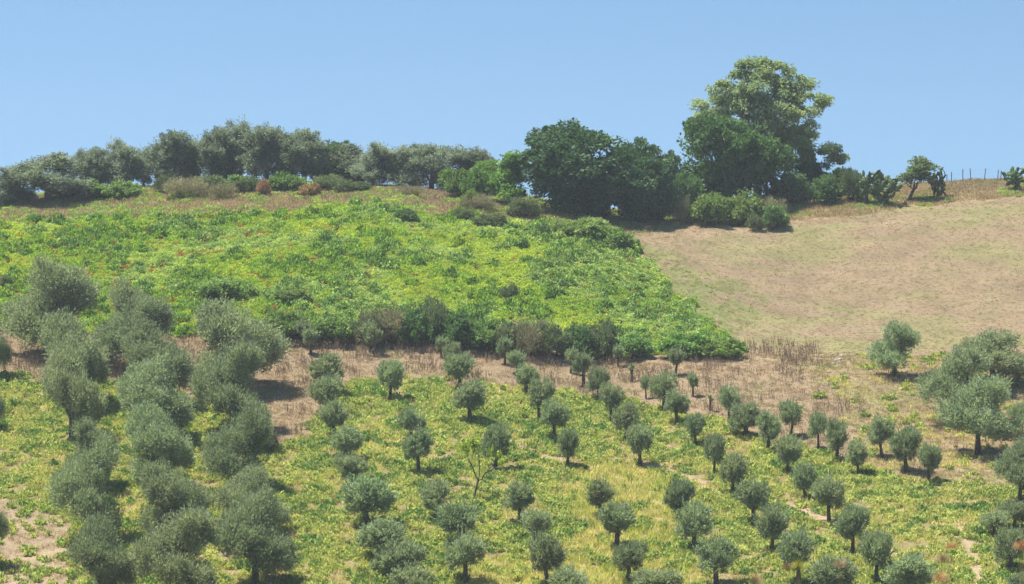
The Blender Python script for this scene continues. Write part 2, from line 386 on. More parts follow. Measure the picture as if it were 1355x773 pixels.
def young_olive(seed, W=2.0, H=2.5, trunk=0.75, n=8500, mat=M_OLIVE, lump=0.35, lean=(0.05, 0)):
    rng = np.random.default_rng(seed); R = W/2; cz = (H+trunk)/2; hz = (H-trunk)/2
    lobes = [(0, 0, cz, R*.72, R*.72, hz*.78)]
    for i in range(6+seed % 4):
        a = i*2.4+rng.random()*1.3; rr = R*(.30+.36*rng.random()); zz = cz+hz*(-.5+rng.random()*1.05)
        s = R*(lump-.06+.26*rng.random())
        lobes.append((math.cos(a)*rr, math.sin(a)*rr, zz, s, s, s*.95))
    # scale so that the crown really spans W x (H - trunk)
    V, F, t = crown(rng, lobes, n, 240, R*.20, 0.17, 0.042, 0.45, 0.9, 0.5, 0.6, low=-.95)
    ns, nl = 34, 15                      # upright shoots that stick out of the crown
    d = rdir(rng, ns); d[:, 2] = np.abs(d[:, 2])*.9-.2; d = norm(d)
    b = np.array([0, 0, cz])+d*np.array([R, R, hz])*.82; g = norm(d*.7+np.array([0, 0, .7])+rdir(rng, ns)*.3); ln = R*(.18+.3*rng.random(ns))
    k = np.repeat(np.arange(ns), nl); f = rng.random(ns*nl)
    SV, SF = leaf_quads(b[k]+g[k]*(ln[k]*f)[:, None]+rng.normal(0, .015, (ns*nl, 3)), norm(g[k]+rdir(rng, ns*nl)*.6), rdir(rng, ns*nl), np.full(ns*nl, .15), np.full(ns*nl, .04))
    F = np.concatenate([F, SF+len(V)]); V = np.concatenate([V, SV]); t = np.concatenate([t, .3+.5*rng.random(ns*nl)])
    lo, hi = np.percentile(V, 0.4, axis=0), np.percentile(V, 99.6, axis=0)
    V[:, :2] *= W/((hi-lo)[:2].mean()); V[:, 2] = (V[:, 2]-lo[2])/(hi[2]-lo[2])*(H-trunk*.92)+trunk*.92
    me = mesh_from('olive crown', V, F, mat, t)
    ends = [(math.cos(a)*R*.45, math.sin(a)*R*.45, cz+hz*.25) for a in np.arange(4)*1.57+rng.random()]
    TV, TF = tubes(trunk_paths(rng, trunk*1.15, 0.085*W/2+.045, 1, ends, lean))
    return [('trunk', mesh_from('olive trunk', TV, TF, M_BARK, smooth=True)), ('crown', me)]

for i in range(9):
    kind('young%d' % i, 2.0, 2.5, young_olive(100+i, n=8800-450*(i % 4), lump=0.34+0.04*(i % 3), trunk=0.74+0.07*(i % 3), lean=(0.12*(i % 3-1), 0.05)))
for i in range(3):
    kind('ball%d' % i, 1.2, 2.1, young_olive(140+i, 1.2, 2.1, 0.92, 4200, lump=0.3, lean=(0.1*(i-1), 0)))
kind('pollard', 2.2, 2.6, [('trunk', mesh_from('stout trunk', *tubes(trunk_paths(np.random.default_rng(5), .75, .2, 1, [(-.5, 0, 1.5), (.5, .1, 1.5), (.1, -.4, 1.7)], (.05, 0)))
     , M_BARK, smooth=True))] + young_olive(151, 2.2, 2.6, 0.6, 10500, lump=0.28)[1:])
def stub(seed, W=0.6, H=1.3):
    rng = np.random.default_rng(seed)
    V, F, t = crown(rng, [(0.1, 0, H-.28, .22, .22, .26)], 420, 24, .1, .15, .04, .3, .9, .6, .6)
    TV, TF = tubes([([(0, 0, -.3), (0, 0, 0), (.04, 0, H*.4), (.1, 0, H*.82)], [.12, .1, .09, .10]), ([(.1, 0, H*.75), (.22, 0, H*.95)], [.05, .03]), ([(.08, 0, H*.75), (-.02, 0.05, H*.95)], [.05, .03])])
    return [('trunk', mesh_from('stub trunk', TV, TF, M_BARK, smooth=True)), ('crown', mesh_from('stub crown', V, F, M_OLIVE, t))]
kind('stub', 0.5, 1.3, stub(160))

def big_tree(seed, W, H, trunk, n, nclump, lobes, mat, bark, L, Wd, csize, rt, name, shell=.5, droop=0.0, up=.3, fork=1, face=.6, low=-.7, ends=None, lean=(0, 0), tall=.85):
    rng = np.random.default_rng(seed)
    lb = [(x*W/2, y*W/2, z*H, a*W/2, a*W/2*(.9+.2*rng.random()), b*H) for (x, y, z, a, b) in lobes]
    V, F, t = crown(rng, lb, n, nclump, csize, L, Wd, shell, .8, up, .7, face, droop, low, tall)
    TV, TF = tubes(trunk_paths(rng, trunk, rt, fork, ends or [(q[0]*.8, q[1]*.8, trunk+(q[2]-trunk)*.85) for q in lb[:7] if q[2] > trunk*.8], lean))
    return [('trunk', mesh_from(name+' trunk', TV, TF, bark, smooth=True)), ('crown', mesh_from(name+' crown', V, F, mat, t))]

def rlobes(seed, k, zlo=.35, zhi=.8, spread=.55, a=.42, b=.2, core=.5):
    rng = np.random.default_rng(seed); L = [(0, 0, (zlo+zhi)/2, core, (zhi-zlo)*.62)]
    for i in range(k):
        an = i*2.399+rng.random()*.6; zz = zlo+(zhi-zlo)*((i*.618) % 1)
        sp = spread*(1-.45*((zz-zlo)/(zhi-zlo))**2)*(.75+.4*rng.random())
        L.append((math.cos(an)*sp, math.sin(an)*sp, zz, a*(.75+.5*rng.random()), b*(.75+.5*rng.random())))
    return L

for i in range(5):   # old spreading olives, crowns almost to the ground
    kind('old%d' % i, 5.0, 5.6, big_tree(200+i, 5.0, 5.6, 1.2, 30000, 480, rlobes(210+i, 13, .22, .84, .64, .36, .16, .50), M_OLIVEOLD, M_BARK, .21, .055, .40, .2, 'old olive', .4, up=.55, tall=1.35))
for i in range(4):   # airy olives of the ridge
    kind('ridge%d' % i, 4.5, 5.6, big_tree(230+i, 4.5, 5.6, 1.2, 15000, 230, rlobes(240+i, 13, .20, .88, .50, .34, .13, .52), M_OLIVERIDGE, M_BARK, .24, .07, .36, .17, 'ridge olive', .3, up=.5, tall=1.5))
for i in range(3):   # upright feathery olives of the ridge
    kind('tall%d' % i, 3.4, 6.2, big_tree(620+i, 3.4, 6.2, 1.2, 10500, 210, rlobes(630+i, 12, .17, .90, .42, .42, .13, .62), M_OLIVERIDGE, M_BARK, .24, .065, .30, .14, 'upright olive', .3, up=.6, tall=2.0))
for i in range(2):   # spreading field olives with open bottoms
    kind('field%d' % i, 5.2, 4.8, big_tree(250+i, 5.2, 4.8, 1.25, 21000, 330, rlobes(255+i, 15, .28, .84, .58, .37, .15, .45), M_OLIVE, M_BARK, .21, .06, .36, .17, 'field olive', .3, up=.45, tall=1.3))
for i in range(2):   # dark oaks
    kind('oak%d' % i, 10, 9.5, big_tree(260+i, 10, 9.5, 1.5, 48000, 600, rlobes(265+i, 18, .12, .84, .58, .38, .15, .74), M_OAK, M_BARK, .30, .22, .62, .35, 'oak', .45, up=.1, low=-1))
kind('carob', 11, 7.5, big_tree(270, 11, 7.5, 1.2, 50000, 560, rlobes(271, 18, .14, .80, .60, .36, .16, .70), M_ROUND, M_BARK, .27, .17, .62, .3, 'carob', .5, up=.2, low=-1))
kind('eucalyptus', 10.5, 13, big_tree(280, 10.5, 13, 4.0, 46000, 270,
     [(-.15, 0, .60, .40, .13), (.15, 0, .72, .36, .12), (-.55, .1, .62, .30, .09), (-.35, -.1, .75, .30, .09), (-.12, 0, .90, .25, .07), (.22, 0, .92, .27, .075),
      (.50, .1, .80, .28, .08), (.62, -.1, .66, .30, .09), (.35, -.2, .56, .36, .10), (.60, .1, .46, .28, .07), (-.45, .1, .48, .28, .07), (.92, 0, .36, .18, .05),
      (1.0, 0, .28, .15, .04), (.7, -.1, .34, .24, .07), (.1, .3, .45, .4, .09), (0, -.25, .80, .26, .08), (.45, -.15, .38, .3, .08), (.35, 0, .24, .3, .07)],
     M_EUC, M_BARKPALE, .30, .10, .60, .30, 'eucalyptus', .35, droop=.7, up=0, low=-1))
kind('midgreen', 4.5, 6, big_tree(290, 4.5, 6, 1.2, 15000, 240, rlobes(291, 10, .2, .84, .5, .42, .15), M_BRIGHT, M_BARK, .24, .15, .4, .15, 'green tree', .4, low=-1))
kind('slanted', 3.0, 3.6, big_tree(295, 3.0, 3.6, 1.1, 3600, 90, [(.35, 0, .66, .40, .16), (.7, 0, .76, .26, .12), (.05, 0, .62, .28, .12), (.4, .1, .88, .28, .1), (-.1, 0, .50, .24, .1), (.6, 0, .56, .25, .1)],
     M_SCRUB, M_BARK, .2, .09, .28, .09, 'slanting tree', .3, lean=(.3, 0)))

def bush(seed, W, H, n, mat, L, Wd, name, up=.35, k=7, sparse=.35):
    rng = np.random.default_rng(seed); lb = [(0, 0, H*.42, W*.32, W*.32, H*.42)]
    for i in range(k):
        an = i*2.4+rng.random(); sp = W*.28*(.6+.7*rng.random())
        hh = H*(.35+.35*rng.random()); lb.append((math.cos(an)*sp, math.sin(an)*sp, hh*.7, W*.2, W*.2, hh*.6))
    V, F, t = crown(rng, lb, n, 150, W*.10, L, Wd, sparse, .8, up, .7)
    V[:, 2] = np.maximum(V[:, 2], -.15)
    paths = [limb(rng, (rng.normal(0, .1), rng.normal(0, .1), -.2), (q[0]*.8, q[1]*.8, q[2]), .05, .012, 4) for q in lb]
    TV, TF = tubes(paths, 5)
    return [('stems', mesh_from(name+' stems', TV, TF, M_BARK, smooth=True)), ('foliage', mesh_from(name+' foliage', V, F, mat, t))]
for i in range(2):
    kind('bramble%d' % i, 3, 1.8, bush(300+i, 3, 1.8, 6500, M_BRAMBLE, .16, .11, 'bramble', .2))
    kind('scrub%d' % i, 3, 2.0, bush(310+i, 3, 2.0, 7500, M_SCRUB, .17, .06, 'scrub', .6))
    kind('leafy%d' % i, 3, 2.2, bush(320+i, 3, 2.2, 6000, M_BRIGHT, .20, .13, 'leafy bush', .2))
    kind('dark%d' % i, 3, 2.2, bush(325+i, 3, 2.2, 7000, M_DARKBUSH, .18, .12, 'dark bush', .2))
kind('brown', 3, 2.0, bush(330, 3, 2.0, 6500, M_BROWNBUSH, .2, .03, 'dry bush', .8))
kind('rust', 1.4, 1.6, bush(335, 1.4, 1.6, 2600, M_RUSTBUSH, .16, .06, 'rusty bush', .9, 4))

def cactus(seed, W=1.8, H=2.0, n=80):
    rng = np.random.default_rng(seed); Vs, Fs, T = [], [], []; o = 0
    S, R = 8, 6
    pads = [((0, 0, .3), np.array([0, 0, 1.0]), .55)]
    tips = [((0, 0, .35), np.array([0., 0, 1]))]
    while len(pads) < n:
        p, d = tips[rng.integers(0, len(tips))]
        d2 = norm(d*.4 + np.array([0, 0, .25]) + rdir(rng, 1)[0]*.9)
        q = np.array(p)+d2*.30
        if abs(q[0]) > W/2-.1 or abs(q[1]) > W/2-.2 or q[2] > H-.15 or q[2] < .25: continue
        pads.append((tuple(q), d2, .42*(.8+.4*rng.random()))); tips.append((tuple(q+d2*.08), d2))
    for c, d, L in pads:
        d = norm(np.array(d)); s = norm(np.cross(d, rdir(rng, 1)[0])); t = np.cross(d, s)
        for i in range(R+1):
            th = math.pi*i/R
            for j in range(S):
                ph = 2*math.pi*j/S
                Vs.append(np.array(c)+d*math.cos(th)*L*.5+s*math.sin(th)*math.cos(ph)*L*.33+t*math.sin(th)*math.sin(ph)*.045)
        tt = np.clip(rng.normal(.5, .25), 0, 1)
        for i in range(R):
            for j in range(S):
                Fs.append((o+i*S+j, o+i*S+(j+1) % S, o+(i+1)*S+(j+1) % S, o+(i+1)*S+j)); T.append(tt)
        o += (R+1)*S
    TV, TF = tubes([([(0, 0, -.3), (0, 0, .2), (.05, 0, H*.5)], [.16, .14, .1])])
    return [('stem', mesh_from('cactus stem', TV, TF, M_BARK, smooth=True)), ('pads', mesh_from('cactus pads', np.array(Vs), np.array(Fs), M_CACTUS, T, smooth=True))]
for i in range(2): kind('cactus%d' % i, 1.8, 2.0, cactus(340+i))

def yellow_tree():
    rng = np.random.default_rng(350); P = []; tips = []
    P.append(([(0, 0, -.3), (0, 0, 0), (.1, 0, .4), (.3, 0, .9)], [.1, .085, .075, .065]))
    def grow(a, d, ln, r, lev):
        b = np.array(a)+d*ln; P.append(limb(rng, a, b, r, r*.55, 4, .05))
        if lev == 0: tips.append((np.array(a), b)); return
        for q in range(2+(rng.random() < .4)):
            grow(b, norm(d+rdir(rng, 1)[0]*np.array([.75, .6, .45])+np.array([0, 0, .12])), ln*.68, r*.6, lev-1)
    for d in [(-.55, .1, .8), (.1, .2, 1), (.85, -.1, .5)]:
        grow((.3, 0, .88), norm(np.array(d, float)), .8, .05, 3)
    Lp, Ld = [], []
    for a, b in tips:
        for q in range(17):
            if b[2] < 1.6 and rng.random() < .6: continue
            Lp.append(a+(b-a)*rng.random()*1.3+rng.normal(0, .07, 3)); Ld.append(norm(b-a+rng.normal(0, .25, 3)))
    n = len(Lp); V, F = leaf_quads(np.array(Lp), np.array(Ld), rdir(rng, n), .16+.08*rng.random(n), .08+.04*rng.random(n))
    TV, TF = tubes(P, 6)
    return [('trunk', mesh_from('yellow tree trunk', TV, TF, M_BARK, smooth=True)), ('crown', mesh_from('yellow tree crown', V, F, M_YELLOWLEAF, rng.random(n)))]
kind('yellow', 2.2, 3.6, yellow_tree())

# ----------------------------------------------------------------------------- ground
def axis(lo, hi, step, far, grow=1.22):
    a = list(np.arange(lo, hi+1e-6, step)); s = step
    while a[-1] < far: s *= grow; a.append(a[-1]+s)
    b = []; s = step; v = lo
    while v > (-far if lo < 0 else -300): s *= grow; v -= s; b.append(v)
    return np.array(b[::-1]+a)
GX, GY = axis(-62, 62, 0.45, 300), axis(152, 300, 0.4, 520)
XX, YY = np.meshgrid(GX, GY)
zn = zones(XX.ravel(), YY.ravel())
soil = np.tile(np.array([0.25, 0.19, 0.12]), (XX.size, 1))
def fill(key, c): soil[zn[key]] = c
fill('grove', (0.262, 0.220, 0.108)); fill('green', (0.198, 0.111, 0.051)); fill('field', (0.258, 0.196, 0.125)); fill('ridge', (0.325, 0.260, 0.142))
fill('slope', (0.272, 0.212, 0.124)); fill('dry', (0.270, 0.202, 0.130)); fill('beige', (0.336, 0.261, 0.171)); fill('grass', (0.300, 0.258, 0.114))
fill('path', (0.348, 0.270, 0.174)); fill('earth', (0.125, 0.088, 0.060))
far = (YY.ravel() > 320) | (YY.ravel() < 140); soil[far] = (0.180, 0.150, 0.084)
patch = fbm(XX.ravel()/7, YY.ravel()/3.5, 71, 4)
gf = zn['field'] | zn['slope']
k = np.clip((patch-0.47)*5, 0, 1)[:, None]*0.65
soil = np.where(gf[:, None], soil*(1-k)+np.array([0.225, 0.22, 0.095])*k, soil)
fringe = inpoly(zn['px']+60*(fbm(XX.ravel()/2, YY.ravel()/2, 75, 3)-.5), zn['py'], [(835, 318), (905, 340), (1025, 388), (1010, 420), (960, 455), (925, 430)]) & zn['field']
kf = np.where(fringe, np.clip((fbm(XX.ravel()/1.6, YY.ravel()/1.6, 77, 3)-.36)*4, 0, 1)*.7, 0)[:, None]
soil = soil*(1-kf)+np.array([0.175, 0.20, 0.075])*kf
nx, ny = len(GX), len(GY)
idx = np.arange(nx*ny).reshape(ny, nx)
GF = np.stack([idx[:-1, :-1], idx[:-1, 1:], idx[1:, 1:], idx[1:, :-1]], -1).reshape(-1, 4)
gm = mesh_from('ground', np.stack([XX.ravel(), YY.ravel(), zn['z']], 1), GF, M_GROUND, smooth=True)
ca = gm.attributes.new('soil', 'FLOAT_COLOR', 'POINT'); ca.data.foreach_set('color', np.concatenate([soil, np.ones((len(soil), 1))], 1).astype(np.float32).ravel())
ground = bpy.data.objects.new('ground', gm); ground['kind'] = 'structure'; COL.objects.link(ground)

# ----------------------------------------------------------------------------- ground cover (stuff)
def proto_collection(name, meshes):
    c = bpy.data.collections.new(name)
    for i, me in enumerate(meshes):
        o = bpy.data.objects.new('%s %02d' % (name, i), me); c.objects.link(o)
    return c

def scatter(name, proto, x, y, scl, kindness, rng, zscale=None, sink=0.03, pick=None):
    n = len(x); z = height(x, y)-sink
    me = bpy.data.meshes.new(name); me.vertices.add(n); me.vertices.foreach_set('co', np.stack([x, y, z], 1).astype(np.float32).ravel())
    def attr(nm_, typ, v, f='value'):
        a = me.attributes.new(nm_, typ, 'POINT'); a.data.foreach_set(f, v.ravel())
    zs = scl if zscale is None else zscale
    attr('size', 'FLOAT_VECTOR', np.stack([scl, scl, zs], 1).astype(np.float32), 'vector')
    r = np.zeros((n, 3), np.float32); r[:, 2] = rng.random(n)*6.283; r[:, :2] = rng.normal(0, .12, (n, 2))
    attr('turn', 'FLOAT_VECTOR', r, 'vector')
    attr('pick', 'INT', (rng.integers(0, len(proto.objects), n) if pick is None else pick).astype(np.int32))
    attr('kindness', 'FLOAT', np.clip(kindness, 0, 1).astype(np.float32))
    o = bpy.data.objects.new(name, me); o['kind'] = 'stuff'; COL.objects.link(o)
    g = bpy.data.node_groups.new(name+' nodes', 'GeometryNodeTree')
    g.interface.new_socket('Geometry', in_out='INPUT', socket_type='NodeSocketGeometry'); g.interface.new_socket('Geometry', in_out='OUTPUT', socket_type='NodeSocketGeometry')
    gi, go = g.nodes.new('NodeGroupInput'), g.nodes.new('NodeGroupOutput')
    ci = g.nodes.new('GeometryNodeCollectionInfo'); ci.inputs['Collection'].default_value = proto
    ci.inputs['Separate Children'].default_value = True; ci.inputs['Reset Children'].default_value = True
    ip = g.nodes.new('GeometryNodeInstanceOnPoints'); ip.inputs['Pick Instance'].default_value = True
    def named(nm_, typ):
        a = g.nodes.new('GeometryNodeInputNamedAttribute'); a.data_type = typ; a.inputs['Name'].default_value = nm_; return a.outputs['Attribute']
    g.links.new(gi.outputs[0], ip.inputs['Points']); g.links.new(ci.outputs[0], ip.inputs['Instance'])
    g.links.new(named('pick', 'INT'), ip.inputs['Instance Index'])
    er = g.nodes.new('FunctionNodeEulerToRotation'); g.links.new(named('turn', 'FLOAT_VECTOR'), er.inputs[0]); g.links.new(er.outputs[0], ip.inputs['Rotation'])
    g.links.new(named('size', 'FLOAT_VECTOR'), ip.inputs['Scale'])
    g.links.new(ip.outputs[0], go.inputs[0])
    md = o.modifiers.new('growth', 'NODES'); md.node_group = g
    return o

def clump(seed, r, h, n, L, W, mat, up=.3):
    rng = np.random.default_rng(seed)
    d = rdir(rng, n); d[:, 2] = np.abs(d[:, 2]); q = rng.random(n)**.4
    P = d*q[:, None]*np.array([r, r, h])*(0.8+0.4*vnoise(d[:, 0]*2.5+7, d[:, 1]*2.5+3, seed))[:, None]
    D = norm(d*.7+rdir(rng, n)*.8+np.array([0, 0, up])); N = norm(d*.4+np.array([0, 0, .6])+rdir(rng, n)*.55)
    V, F = leaf_quads(P, D, N, L*(.6+.8*rng.random(n)), W*(.7+.6*rng.random(n)))
    return mesh_from('clump', V, F, mat, np.clip(rng.normal(.45, .25, n), 0, 1))

def tuft(seed, r, h, n, W, mat, spread=.35):
    rng = np.random.default_rng(seed)
    b = np.stack([rng.normal(0, r, n), rng.normal(0, r, n), np.zeros(n)], 1)
    D = norm(rng.normal(0, spread, (n, 3))+np.array([0, 0, 1])); L = h*(.5+.7*rng.random(n))
    V, F = leaf_quads(b+D*L[:, None]*.5, D, norm(rdir(rng, n)*np.array([1, 1, .3])), L, np.full(n, W)*(.7+.6*rng.random(n)))
    return mesh_from('tuft', V, F, mat, rng.random(n))

def stalk(seed, h, mat, n=7, r=.25):
    rng = np.random.default_rng(seed); P = []
    V0, F0 = [], []
    b = np.stack([rng.normal(0, r, n), rng.normal(0, r, n), np.zeros(n)], 1); D = norm(rng.normal(0, .1, (n, 3))+np.array([0, 0, 1])); L = h*(.5+.6*rng.random(n))
    Va, Fa = leaf_quads(b+D*L[:, None]*.5, D, norm(rdir(rng, n)*np.array([1, 1, .1])), L, np.full(n, .035))
    k = n*6; i = rng.integers(0, n, k); s = .4+.6*rng.random(k)
    Pb = b[i]+D[i]*(L[i]*s)[:, None]; Db = norm(rdir(rng, k)+np.array([0, 0, .8])+D[i]*.5)
    Vb, Fb = leaf_quads(Pb+Db*.06, Db, rdir(rng, k), .10+.12*rng.random(k), np.full(k, .035))
    return mesh_from('stalk', np.concatenate([Va, Vb]), np.concatenate([Fa, Fb+len(Va)]), mat, rng.random(n+k))

C_COVER = proto_collection('bramble clump', [clump(400+i, .50, .46, 170, .19, .095, M_COVER, .5) for i in range(5)]+[clump(450+i, .55, .46, 190, .16, .11, M_PALE) for i in range(5)]+[clump(460+i, .55, .52, 190, .17, .12, M_DARKCOVER) for i in range(5)]+[clump(470+i, .5, .34, 120, .17, .10, M_RUSTFERN) for i in range(3)])
C_HERB = proto_collection('herb clump', [clump(410+i, .27, .32, 70, .17, .085, M_HERB, .6) for i in range(5)]+[clump(480+i, .32, .36, 75, .18, .10, M_BRIGHT, .6) for i in range(3)])
C_GRASS = proto_collection('grass tuft', [tuft(420+i, .16, .42, 34, .03, M_GRASS) for i in range(4)])
C_STRAW = proto_collection('straw tuft', [tuft(430+i, .17, .26, 30, .028, M_STRAW, .55) for i in range(4)])
C_STALK = proto_collection('dry stalk', [stalk(440+i, .95, M_STALK) for i in range(5)])

def spots(rng, n, y0, y1, margin=1.06):
    """random points of the ground inside a slightly widened view"""
    y = np.sqrt(rng.random(n)*(y1*y1-y0*y0)+y0*y0); u = (rng.random(n)*2-1)*PW/2/FPX*margin
    return u*y, y

rng = np.random.default_rng(50)
# brambles on the hill: low and yellowish, with taller darker humps
x, y = spots(rng, 72000, 226, 286); q = zones(x, y)
lump = .65*fbm(x/.95, y/1.3, 81, 2)+.35*fbm(x/4.5, y/4.5, 82, 2); drift = fbm(x/9, y/6, 85, 3); bare = fbm(x/1.1, y/1.1, 88, 2)
fine = fbm(x/.7, y/.7, 89, 2)
bare = .5*bare+.5*fbm(x/.45, y/.45, 87, 2)
fade = inpoly(q['px'], q['py'], [(842, 325), (900, 345), (1015, 392), (1005, 412), (955, 440), (925, 430)]) & q['field'] & (fbm(x/1.5, y/1.5, 84, 3) > .5)
keep = (q['green'] & (bare > 0.35)) | (fade & (rng.random(len(x)) < .10))
hum = np.clip((lump-.50)*6, 0, 1)
s = 0.42+0.28*rng.random(len(x))+0.36*hum+.25*(fine > .55)
s = np.where(fade, .18+.2*rng.random(len(x)), s)
kd = np.clip(0.50-.7*hum+(drift-.5)*1.6+rng.normal(0, .2, len(x)), 0, 1)
pale = rng.random(len(x)) < np.clip((fbm(x/6, y/5, 86, 3)-.5)*5+.35+(q['px']-560)/700+.25*hum, .03, .92)
dark = (hum > .5) & (rng.random(len(x)) < .28)
pk = np.where(dark, rng.integers(10, 15, len(x)), rng.integers(0, 5, len(x))+5*pale)
rusty = (fbm(x/1.6, y/1.0, 90, 3) > .585) & (rng.random(len(x)) < np.clip((620-q['px'])/500, .06, .5)) & ~dark
pk = np.where(rusty, rng.integers(15, 18, len(x)), pk)
scatter('bramble_cover', C_COVER, x[keep], y[keep], s[keep], kd[keep], rng, zscale=(s*(0.75+0.55*hum+.35*rng.random(len(x))))[keep], pick=pk[keep])
# herbs between the olive rows
x, y = spots(rng, 62000, 158, 236); q = zones(x, y)
pn = .55*fbm(x/1.4, y/1.4, 91, 3)+.45*fbm(x/.5, y/.5, 92, 2); dr = fbm(x/8, y/8, 95, 3)
keep = (q['grove'] & (pn > .425+(dr-.5)*.22)) | (q['grass'] & (pn > .62)) | (q['beige'] & (pn > .58)) | (q['path'] & (pn > .66)) | (q['slope'] & (pn > .66) & (rng.random(len(x)) < .5)) | (q['dry'] & (pn > .80))
s = 0.65+0.55*rng.random(len(x))+.6*np.clip((pn-.5)*3, 0, 1)
kd = np.clip(.42+(dr-.5)*1.6-(pn-.5)*1.5+rng.normal(0, .25, len(x)), 0, 1)
lush = (fbm(x/1.2, y/1.2, 93, 3) > .57) & (rng.random(len(x)) < .45) & q['grove']
pk = np.where(lush, rng.integers(5, 8, len(x)), rng.integers(0, 5, len(x)))
scatter('grove_herbs', C_HERB, x[keep], y[keep], s[keep], kd[keep], rng, pick=pk[keep])
x2, y2 = spots(rng, 16000, 264, 292); q2 = zones(x2, y2); p2 = fbm(x2/2.2, y2/2.2, 103, 3)
k2 = q2['ridge'] & (p2 > np.where((q2['px'] > 90) & (q2['px'] < 900), .47, .56)) & ~q2['earth'] & (rng.random(len(x2)) < .6)
scatter('ridge_herbs', C_COVER, x2[k2], y2[k2], (.4+.5*rng.random(len(x2)))[k2], np.clip(.25+rng.normal(0, .25, len(x2)), 0, 1)[k2], rng, pick=(rng.integers(0, 10, len(x2)))[k2])
# grass: yellow in the hollow, straw everywhere dry
x, y = spots(rng, 60000, 158, 236); q = zones(x, y); pn = fbm(x/2, y/2, 97, 3)
keep = (q['grass'] & (rng.random(len(x)) < .85)) | (q['grove'] & (rng.random(len(x)) < .22)) | (q['slope'] & (pn > .60) & (rng.random(len(x)) < .25))
scatter('yellow_grass', C_GRASS, x[keep], y[keep], (.6+.6*rng.random(len(x)))[keep], np.clip(.4+(pn-.5)*2+rng.normal(0, .25, len(x)), 0, 1)[keep], rng)
x, y = spots(rng, 120000, 158, 296); q = zones(x, y); pn = fbm(x/3, y/2, 99, 3); rr = rng.random(len(x))
keep = (~q['earth'] | (rr < .3)) & ((q['field'] & (rr < .75)) | (q['slope'] & (rr < .8)) | (q['dry'] & (rr < .55)) | (q['beige'] & (rr < .5)) | (q['ridge'] & (rr < .9)) | (q['grove'] & (rr < .25)) | (q['path'] & (rr < .2)))
s = np.where(q['ridge'], 1.0, .5)+.5*rng.random(len(x)); s = np.where(q['field'], s*.62, s)
kd = np.clip((pn-np.where(q['field'], .50, np.where(q['ridge'], .52, .56)))*4+rng.normal(0, .15, len(x)), 0, 1)
weedy = inpoly(q['px'], q['py'], [(835, 318), (900, 335), (1020, 388), (1012, 415), (960, 455), (925, 430)]) & (fbm(x/1.1, y/1.1, 84, 3) > .42)
kd = np.where(weedy, np.clip(.75+rng.normal(0, .25, len(x)), 0, 1), kd); s = np.where(weedy, s*1.35, s)
scatter('straw_grass', C_STRAW, x[keep], y[keep], s[keep], kd[keep], rng)
# brown dry stalks
x, y = spots(rng, 26000, 190, 300); q = zones(x, y); pn = fbm(x/2.2, y/2.2, 101, 3); rr = rng.random(len(x))
px, py = q['px'], q['py']
reed = inpoly(px, py, [(980, 458), (1045, 462), (1090, 468), (1090, 492), (1050, 506), (1010, 490)]) | inpoly(px, py, [(1112, 538), (1150, 548), (1152, 572), (1118, 562)])
keep = (q['dry'] & (pn > .47) & (rr < .55)) | (q['slope'] & (pn > .60) & (rr < .35)) | (reed & (rr < .5) & (pn > .42)) | (q['ridge'] & (pn > .62) & (rr < .12) & (y < 288))
scatter('dry_stalks', C_STALK, x[keep], y[keep], (np.where(reed, .95, np.where(px > 950, .45, .72))+.35*rng.random(len(x)))[keep], np.zeros(keep.sum()), rng)

# ----------------------------------------------------------------------------- things
def thing(name, label, cat, loc, rz=0.0, scale=(1, 1, 1), group=None):
    o = bpy.data.objects.new(name, None); COL.objects.link(o); o.empty_display_size = .3
    o.location = loc; o.rotation_euler = (0, 0, rz); o.scale = scale
    o['label'] = label; o['category'] = cat
    if group: o['group'] = group
    return o

PRNG = np.random.default_rng(77)
def plant(kd, name, label, cat, bx, by, wpx, top, group=None, depth=None, rz=None, tilt=0.0):
    """stand a plant where the ground is seen at (bx, by), or at a given depth; wpx, top: its width and the row of its top"""
    k = KINDS[kd]
    if depth is None: X, Y, Z = on_ground(bx, by)
    else:
        dx, dz = ray(bx, 300.0); X, Y = float(dx)*depth, depth; Z = float(height(np.array([X]), np.array([Y]))[0])
    Wm = wpx*Y/FPX; Hm = max(Y*float(ray(bx, top)[1])-Z, Wm*.4)
    sw, sh = Wm/k.W, Hm/k.H
    o = thing(name, label, cat, (X, Y, Z-.02), PRNG.random()*6.283 if rz is None else rz, (sw*(.94+.12*PRNG.random()), sw*(.94+.12*PRNG.random()), sh), group)
    o.rotation_euler[1] = tilt
    for pn_, me in k.parts:
        c = bpy.data.objects.new(pn_, me); COL.objects.link(c); c.parent = o
    return o

